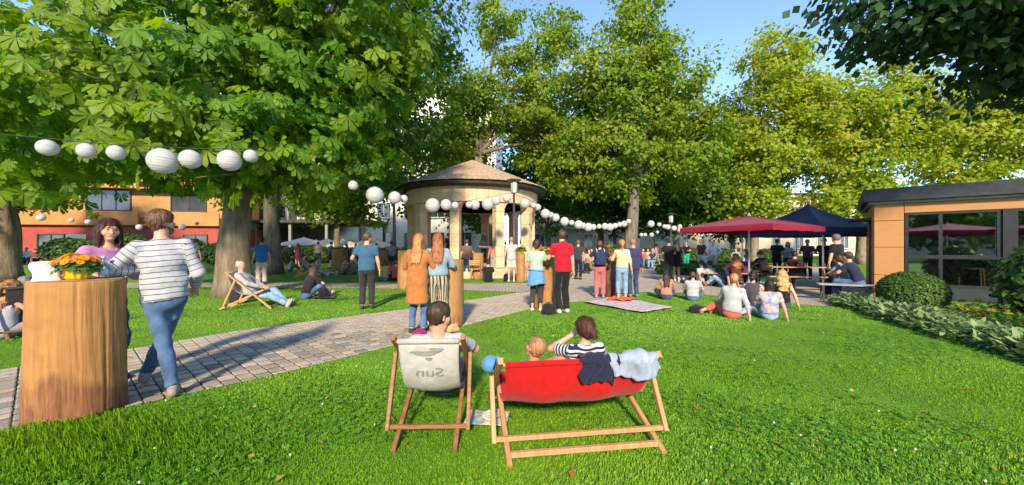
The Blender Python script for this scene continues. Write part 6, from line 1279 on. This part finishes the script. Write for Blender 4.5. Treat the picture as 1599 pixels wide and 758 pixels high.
person('person in white top and pale jeans standing inside the kiosk', kp, 1.66, 70, 'phone', True, ('short', (.66, .66, .7)), ('long', JL), ('bob', DB), SK1, 2, (.6, .6, .6), z=.1)  # added inside in place of a figure mirrored in the panes

# ------------------------------------------------------------------ lanterns and strings
def lanternmat(name):
    m, nt, N, L, b = _new(name); b.inputs['Base Color'].default_value = (.68, .675, .665, 1); b.inputs['Roughness'].default_value = .8
    t = N.new('ShaderNodeBsdfTranslucent'); t.inputs[0].default_value = (.5, .49, .47, 1); ms = N.new('ShaderNodeMixShader'); ms.inputs[0].default_value = .4; L.new(b.outputs[0], ms.inputs[1]); L.new(t.outputs[0], ms.inputs[2]); L.new(ms.outputs[0], N['Material Output'].inputs['Surface']); return m
m_lan = lanternmat('paper_lantern'); m_wire = mat('dark_wire', (.03, .03, .03), rough=.6)
def lantern_mesh(n=32, ribs=17):
    prof = []
    for i in range(ribs * 2 + 1):
        t = -PI / 2 * .90 + PI * .90 * i / (ribs * 2); r = math.cos(t) * (1.0 if i % 2 == 0 else .955); prof.append((r, math.sin(t) * .97))
    mb = MB(); mb.lathe(prof, n); me = bpy.data.meshes.new('lantern'); me.from_pydata(mb.v, [], mb.f); me.materials.append(m_lan); me.polygons.foreach_set('use_smooth', np.ones(len(me.polygons), bool)); return me
LAN = lantern_mesh(); LANS = lantern_mesh(20, 9)
hk = MB(); hk.tube([(.15 * math.cos(a), .15 * math.sin(a), .97) for a in np.linspace(0, 2 * PI, 14)], .02, 5); hk.tube([(-.15, 0, .97), (0, 0, 1.12), (.15, 0, .97)], .014, 5); HKM = bpy.data.meshes.new('hanger'); HKM.from_pydata(hk.v, [], hk.f); HKM.materials.append(m_wire)
rb_ = MB()
for i in range(13):
    t = -PI / 2 * .86 + PI * .86 * i / 12; rb_.tube([((math.cos(t) * 1.006) * math.cos(a), (math.cos(t) * 1.006) * math.sin(a), math.sin(t) * .975) for a in np.linspace(0, 2 * PI, 29)], .011, 4, False)
RBM = bpy.data.meshes.new('wire_ribs'); RBM.from_pydata(rb_.v, [], rb_.f); RBM.materials.append(mat('rib_grey', (.42, .42, .43), rough=.7))
def lanterns(items, d_of, label, group, cable=None, clabel=None, lift=.0):
    pts = []
    for x, y, hpx in items:
        d = d_of(x); c = at(x, y, d); r = hpx / 2 / FPX * d
        o = link('paper_lantern', LAN if hpx > 14 else LANS); o.location = c; o.scale = (r, r, r * (.97 + .05 * random.random())); o.rotation_euler = (random.uniform(-.08, .08), random.uniform(-.08, .08), random.uniform(0, 3)); tag(o, label, 'lantern', group)
        link('hanger', HKM, None, o)
        if hpx > 14: link('wire_ribs', RBM, None, o)
        pts.append(c + Vector((0, 0, r * 1.12)))
    if cable is not None:
        pp = [cable[0]] + pts + [cable[1]]; cb = MB().tube(pp, .006 if pp[0].y < 8 else .009, 5); tag(cb.build('lantern_cable', m_wire), clabel, 'cable')
string1 = [(75, 231, 26), (136, 236, 24), (182, 239, 23), (255, 252, 40), (298, 249, 30), (359, 251, 33), (392, 244, 20)]
lanterns(string1, lambda x: 4.9 + (x - 75) / 320 * .5, 'white paper lantern strung below the chestnut leaves', 'lanterns under the chestnut', (at(-60, 205, 4.8), at(430, 238, 5.6)), 'thin cable with lanterns strung under the chestnut crown')
string2 = [(552, 290, 15), (586, 305, 27), (617, 309, 20), (631, 311, 13), (676, 321, 23), (697, 320, 18), (711, 321, 11), (733, 320, 11), (742, 320, 16), (762, 319, 19), (775, 314, 15), (792, 310, 14)]
d2 = lambda x: 9.0 + (x - 552) / 250 * 6.6
lanterns(string2, d2, 'white paper lantern strung between the chestnut and the lamp post', 'lanterns before the pavilion', (at(470, 265, 7.6), at(803, 303, 15.7)), 'cable with lanterns running from the chestnut to the lamp post')
string3 = [(820, 318, 16), (834, 321, 9), (840, 324, 11), (852, 334, 15), (861, 336, 9), (868, 340, 13), (882, 346, 14), (893, 348, 9), (904, 351, 14), (911, 353, 10), (919, 355, 14), (927, 355, 10), (936, 354, 8), (945, 354, 11), (953, 355, 12), (961, 353, 9), (968, 351, 8), (975, 350, 10), (982, 346, 8)]
lanterns(string3, lambda x: 15.7 + (x - 803) / 180 * 8.3, 'white paper lantern strung between the lamp post and the forked maple', 'lanterns before the maple', (at(803, 303, 15.7), at(988, 341, 24.2)), 'cable with lanterns running from the lamp post to the forked maple')
string4 = [(1017, 350, 11), (1030, 351, 7), (1038, 354, 7), (1043, 355, 9), (1053, 357, 9), (1062, 354, 7), (1063, 360, 10), (1076, 361, 12), (1092, 361, 7), (1100, 362, 6), (1116, 363, 7), (1002, 367, 6), (1008, 367, 6), (1018, 367, 7), (1027, 363, 5)]
lanterns(string4, lambda x: 24.0, 'small white lantern hanging across the plaza by the far lamp', 'lanterns over the far plaza')
string5 = [(5, 338, 11), (65, 340, 11), (112, 344, 7), (138, 347, 8), (218, 355, 9), (285, 355, 10), (308, 349, 6)]
lanterns(string5, lambda x: 24.5, 'white lantern hanging behind the stump table near the orange building', 'lanterns by the orange building')

# ------------------------------------------------------------------ lamp posts
m_pole = mat('lamp_pole', (.05, .047, .045), (.07, .066, .06), rough=.45, metal=.3); m_lg = mat('lamp_glass', (.55, .50, .42), rough=.25)
def lamp(label, loc, h):
    root = empty('lamp_post', loc, 0, label, 'lamp post', 'park lamp posts')
    MB().lathe([(.09, 0), (.09, .12), (.062, .16), (.055, h * .3), (.045, h - .62)], 16).build('pole', m_pole, root, True)
    MB().lathe([(.11, h - .62), (.13, h - .58), (.135, h - .12), (.11, h - .1)], 20).build('diffuser', m_lg, root, True)
    MB().lathe([(.30, h - .10), (.31, h - .07), (.12, h - .02), (.03, h)], 24).build('cap', m_pole, root, True)
    for a in (0, 2.1, 4.2): MB().tube([(.14 * math.cos(a), .14 * math.sin(a), h - .62), (.14 * math.cos(a), .14 * math.sin(a), h - .1)], .012, 6).build('rod', m_pole, root)
lamp('slender dark lamp post before the pavilion', G(803, 439), 4.30)
lv = at(1048, 400, 24); lamp('slender lamp post beyond the dark-clothed pair', (lv.x, 24, 0), 3.6)

# ------------------------------------------------------------------ parasols, tent, tables
def canopy(half, zt, ze, n=10, sag=.12, rz=0.0, val=.2, peak=.0):
    P = MB()
    for k in range(4):
        a0, a1 = rz + PI / 2 * k + PI / 4, rz + PI / 2 * (k + 1) + PI / 4; c0 = np.array([math.cos(a0), math.sin(a0)]) * half * 1.414; c1 = np.array([math.cos(a1), math.sin(a1)]) * half * 1.414
        G_ = []
        for i in range(n + 1):
            t = i / n; row = []
            for j in range(n + 1):
                u = j / n; xy = (c0 * (1 - u) + c1 * u) * t; z = zt + (ze - zt) * (t ** (1 - peak)) - sag * math.sin(PI * u) * t * (1 - t) * 1.5; row.append((xy[0], xy[1], z))
            G_.append(row)
        G_.append([((c0 * (1 - j / n) + c1 * j / n) * 1.004)[0:2].tolist() + [ze - val + .012 * math.sin(j * 2.1)] for j in range(n + 1)])
        P.grid(G_)
    return P
m_red_c = clothmat((.24, .006, .028)); m_nv_c = clothmat((.028, .03, .085)); m_al = mat('aluminium', (.55, .55, .54), rough=.35, metal=.6)
def parasol(label, loc, half, zt, ze, m, rz, val=.2, polem=m_al, group=None, rib=True):
    root = empty('parasol', loc, 0, label, 'parasol', group)
    cn_ = canopy(half, zt, ze, 10, .06, rz, val).build('canopy', m, root, True); MB().tube([(0, 0, .05), (0, 0, zt + .08)], .03 if half > 1 else .025, 10).build('pole', polem, root); MB().lathe([(.25, .012), (.25, .07), (.05, .1)], 20).build('base', m_pole, root); MB().lathe([(.05, zt - .02), (.04, zt + .05), (.01, zt + .1)], 12).build('finial', mat('finial_white', (.6, .6, .6)), root)
    if rib:
        for k in range(8):
            a = rz + PI / 4 * k; rr = half * (1.36 if k % 2 else .96); MB().tube([(0, 0, zt - .06), (rr * math.cos(a), rr * math.sin(a), ze - .03)], .012, 5).build('rib', m_al, root)
for i_, (x_, y_) in enumerate(((2.2, -4.6), (6.6, -5.2))): parasol(['red parasol on the lawn opposite the kiosk windows', 'second red parasol facing the kiosk windows'][i_], (x_, y_, 0), 1.9, 2.75, 2.3, m_red_c, R(12), .25)
pp = at(1170, 400, 12.6); parasol('large dark red market parasol next to the navy tent', (pp.x, 12.6, 0), 1.52, 2.50, 2.09, m_red_c, R(28), .17)
tp = at(1262, 400, 14.6)
tent = empty('pavilion_tent', (tp.x, 14.6, 0), R(17), 'navy pop-up tent with pointed roof beside the kiosk', 'tent')
canopy(1.62, 3.12, 2.10, 10, .22, 0, .28, peak=.22).build('canopy', m_nv_c, tent, True)
for sx in (-1, 1):
    for sy in (-1, 1): MB().box((sx * 1.55, sy * 1.55, 1.06), (.045, .045, 2.1), bev=.006).build('leg', m_al, tent); MB().box((sx * 1.55, sy * 1.55, .018), (.12, .12, .01)).build('foot_plate', m_al, tent)
for sx in (-1, 1): MB().bar((sx * 1.55, -1.5, 2.05), (sx * 1.55, 1.5, 2.05), .03).build('truss', m_al, tent); MB().bar((-1.5, sx * 1.55, 2.06), (1.5, sx * 1.55, 2.06), .03).build('truss', m_al, tent)
for i, (x, y) in enumerate(((475, 371), (512, 373), (536, 374), (565, 376), (590, 375), (494, 375))):
    d = 35 + (i % 2) * 3; v = at(x, y, d); parasol('cream cafe parasol with pointed top before the hotel', (v.x, d, 0), 1.55, v.z, v.z - .62, clothmat((.62, .56, .44) if i % 2 else (.68, .66, .62)), R(20 * i), .14, group='cafe parasols before the hotel', rib=False)
m_beer = mat('beer_table_wood', (.42, .20, .07), (.50, .26, .10), scale=4, stretch=(1, 8, 1), rough=.5); m_green = mat('table_leg_green', (.015, .09, .05), rough=.5)
def beer(kind, label, loc, rz):
    t = kind == 'table'; root = empty('beer_' + kind, loc, rz, label, kind, 'beer garden ' + kind + 's'); L_, W, h = 2.2, .5 if t else .25, .76 if t else .48
    for i in range(3 if t else 1): w = W / (3 if t else 1); MB().box((0, -W / 2 + w * (i + .5), h), (L_, w - .006, .028), bev=.004).build('plank', m_beer, root)
    for s in (-1, 1):
        for u in (-1, 1): MB().bar((s * .82, u * W * .42, h - .02), (s * .86, u * W * .46, .015), .03).build('leg', m_green, root)
        MB().bar((s * .85, -W * .45, .12), (s * .85, W * .45, .12), .025).build('brace', m_green, root)
beer('table', 'beer table with drinks nearest the kiosk door', (9.75, 12.3, 0), R(-12)); beer('bench', 'beer bench on the lawn side of the table by the kiosk', (9.35, 11.75, 0), R(-12))
beer('table', 'beer table under the red parasol', (8.9, 14.6, 0), R(-5)); beer('bench', 'beer bench under the edge of the red parasol', (8.0, 13.3, 0), R(-8))
for i in range(5): o = MB().lathe([(.03, 0), (.035, .13), (.033, .13), (.028, .01)], 14).build('drinking_glass', m_clear, None, True); o.location = (9.75 + (i - 2) * .27, 12.3 + .05 * (-1) ** i - (i - 2) * .057, .775); tag(o, 'drinking glass standing on the beer table by the kiosk', 'glass', 'glasses on the beer table')
kb = G(1335, 473); wb = empty('garden_bench', (kb.x, kb.y, 0), R(-30), 'grey bench at the kiosk holding the seated couple', 'bench')
for i in range(4): MB().box((0, -.15 + i * .1, .45), (1.5, .085, .03), bev=.005).build('slat', mat('grey_slat', (.35, .34, .33)), wb)
for s in (-1, 1): MB().bar((s * .65, -.15, .43), (s * .65, -.17, .012), .04).build('leg', m_pole, wb); MB().bar((s * .65, .15, .43), (s * .65, .17, .012), .04).build('leg', m_pole, wb)
# folding chair by the pavilion
fc = G(742, 437); fo = empty('folding_chair', (fc.x, fc.y - .02, 0), 0, 'folding chair with pale wooden slats before the pavilion', 'chair')
for z in (.66, .74, .82): MB().box((0, -.16, z), (.42, .02, .06), bev=.005).build('slat', m_beer, fo)
for i in range(5): MB().box((0, -.10 + .09 * i, .455), (.42, .075, .02), bev=.004).build('seat_slat', m_beer, fo)
for s in (-1, 1): MB().tube([(s * .22, -.17, .88), (s * .22, -.10, .45), (s * .22, .26, .012)], .011, 6).build('leg', m_al, fo); MB().tube([(s * .2, .26, .44), (s * .2, -.2, .012)], .011, 6).build('leg', m_al, fo)
# musician's gear
kx = G(762, 426); kt = empty('keyboard', (kx.x, kx.y, .45), R(8), 'electric keyboard on crossed stand in the pavilion', 'keyboard')
MB().box((0, 0, .92), (1.1, .3, .10), bev=.02).build('case', m_frame, kt); MB().box((0, -.08, .975), (1.0, .12, .015)).build('keys', mat('keys', (.7, .68, .62)), kt)
for s in (-1, 1): MB().bar((-.4 * s, 0, .02), (.4 * s, 0, .88), .03).build('stand_leg', m_frame, kt)
sx_ = G(742, 424); sp = empty('loudspeaker', (sx_.x + 1.4, 21.5, .45), 0, 'black loudspeaker on tripod inside the pavilion', 'speaker')
MB().box((0, 0, 1.5), (.36, .3, .6), bev=.03).build('cabinet', m_frame, sp); MB().tube([(0, 0, .3), (0, 0, 1.2)], .02, 8).build('pole', m_frame, sp)
for a in (0, 2.1, 4.2): MB().tube([(0, 0, .7), (.4 * math.cos(a), .4 * math.sin(a), .012)], .014, 6).build('leg', m_frame, sp)
# far benches
for lab, (x, y), rz in (('long park bench with seated people beyond the plaza', (1012, 416), 0), ('park bench with two men before the dark shrubs', (38, 412), R(-10)), ('park bench behind the dark-clothed man', (910, 424), R(5))):
    g = G(x, y); be = empty('park_bench', (g.x, g.y + .15, 0), rz, lab, 'bench', 'park benches')
    for i in range(4): MB().box((0, -.2 + .11 * i, .45), (2.4, .095, .035), bev=.006).build('seat_slat', m_beer, be)
    for i in range(3): MB().box((0, .24 + .02 * i, .58 + .13 * i), (2.4, .03, .1), bev=.006).build('back_slat', m_beer, be)
    for s in (-1, 0, 1): MB().box((s * 1.05, 0, .22), (.05, .42, .44)).build('support', m_pole, be); MB().bar((s * 1.05, .22, .44), (s * 1.05, .31, .9), .05).build('back_post', m_pole, be)
# planter with a slim tree before the hotel hedge
pt = G(478, 408); tree('planter_tree', 'slim young tree growing from a tall square planter', (pt.x, 26.5, 0), .13, 4.2, [(pt.x, 26.5, 7.4, 2.4, 2.2, 2.4), (pt.x + 1.5, 26.2, 5.4, 1.8, 1.6, 1.3)], 110, 46, .24, L_mp, m_bark2, clump=.5, seed=140)
pw = empty('planter', (pt.x, 26.5, 0), R(10), 'tall square wooden planter round the slim tree', 'planter')
for s in range(4):
    for i in range(5): a = s * PI / 2; MB().box((math.cos(a) * .5 - math.sin(a) * (i - 2) * .2, math.sin(a) * .5 + math.cos(a) * (i - 2) * .2, .75), (.05 if s % 2 == 0 else .19, .19 if s % 2 == 0 else .05, 1.45), bev=.006).build('plank', m_st2, pw)
for i, (x, y, r_) in enumerate(((616, 405, .16), (1168, 402, .2))):
    v = at(x, y, 31 + i * 2); tree('slim_tree', ['slim tree beside the pavilion in front of the hotel wall', 'young tree behind the red parasol before the villa'][i], (v.x, 31 + i * 2, 0), r_, 5.0, [(v.x, 31 + i * 2, 9.5, 2.6, 2.4, 3.2), (v.x - 1, 30.5 + i * 2, 6.6, 1.8, 1.6, 1.4)], 150, 46, .28, L_mp, m_bark2, clump=.6, seed=150 + i)

# a few fallen leaves on the lawn and path, and ripening fruit in the big chestnut
lx_, ly_ = lawn_pts(170, 2.0, 11.0); n = len(lx_); th = RNG.uniform(0, 2 * PI, n); ax, ay, az = frames(np.array([0, 0, 1.]) + RNG.normal(0, .3, (n, 3)), np.stack([np.cos(th), np.sin(th), np.zeros(n)], 1))
V, F = scatter(LEAF4[0], LEAF4[1], np.stack([lx_, ly_, np.where(lawn_ok(lx_, ly_), .035, .03)], 1), ax, ay, az, RNG.uniform(.03, .07, n))
tag(onp('fallen_leaves', V, F, leafmat('dry_leaf', [(.22, .10, .03), (.35, .22, .05), (.42, .33, .08)], .2), None, False, {'rnd': ('FACE', np.repeat(RNG.uniform(0, 1, n), 4))}), 'dry leaves scattered on lawn and path', 'leaves', kind='stuff')
ch = bpy.data.objects['chestnut_tree']; rg = np.random.default_rng(9); fr_ = MB(); cme = [c for c in ch.children if c.name.startswith('crown')][0].data
for k in rg.choice(len(cme.vertices) // 49, 230, replace=False):
    p = cme.vertices[int(k) * 49].co
    for q in range(rg.integers(1, 4)): c = (p.x + rg.normal(0, .04), p.y - .03 + rg.normal(0, .04), p.z + rg.normal(0, .04)); fr_.lathe([(.004, -.024), (.018, -.016), (.025, 0), (.018, .016), (.004, .024)], 7, c)
tag(fr_.build('fruits', mat('chestnut_fruit', (.34, .33, .05), (.42, .30, .06)), ch, True), kind='stuff')
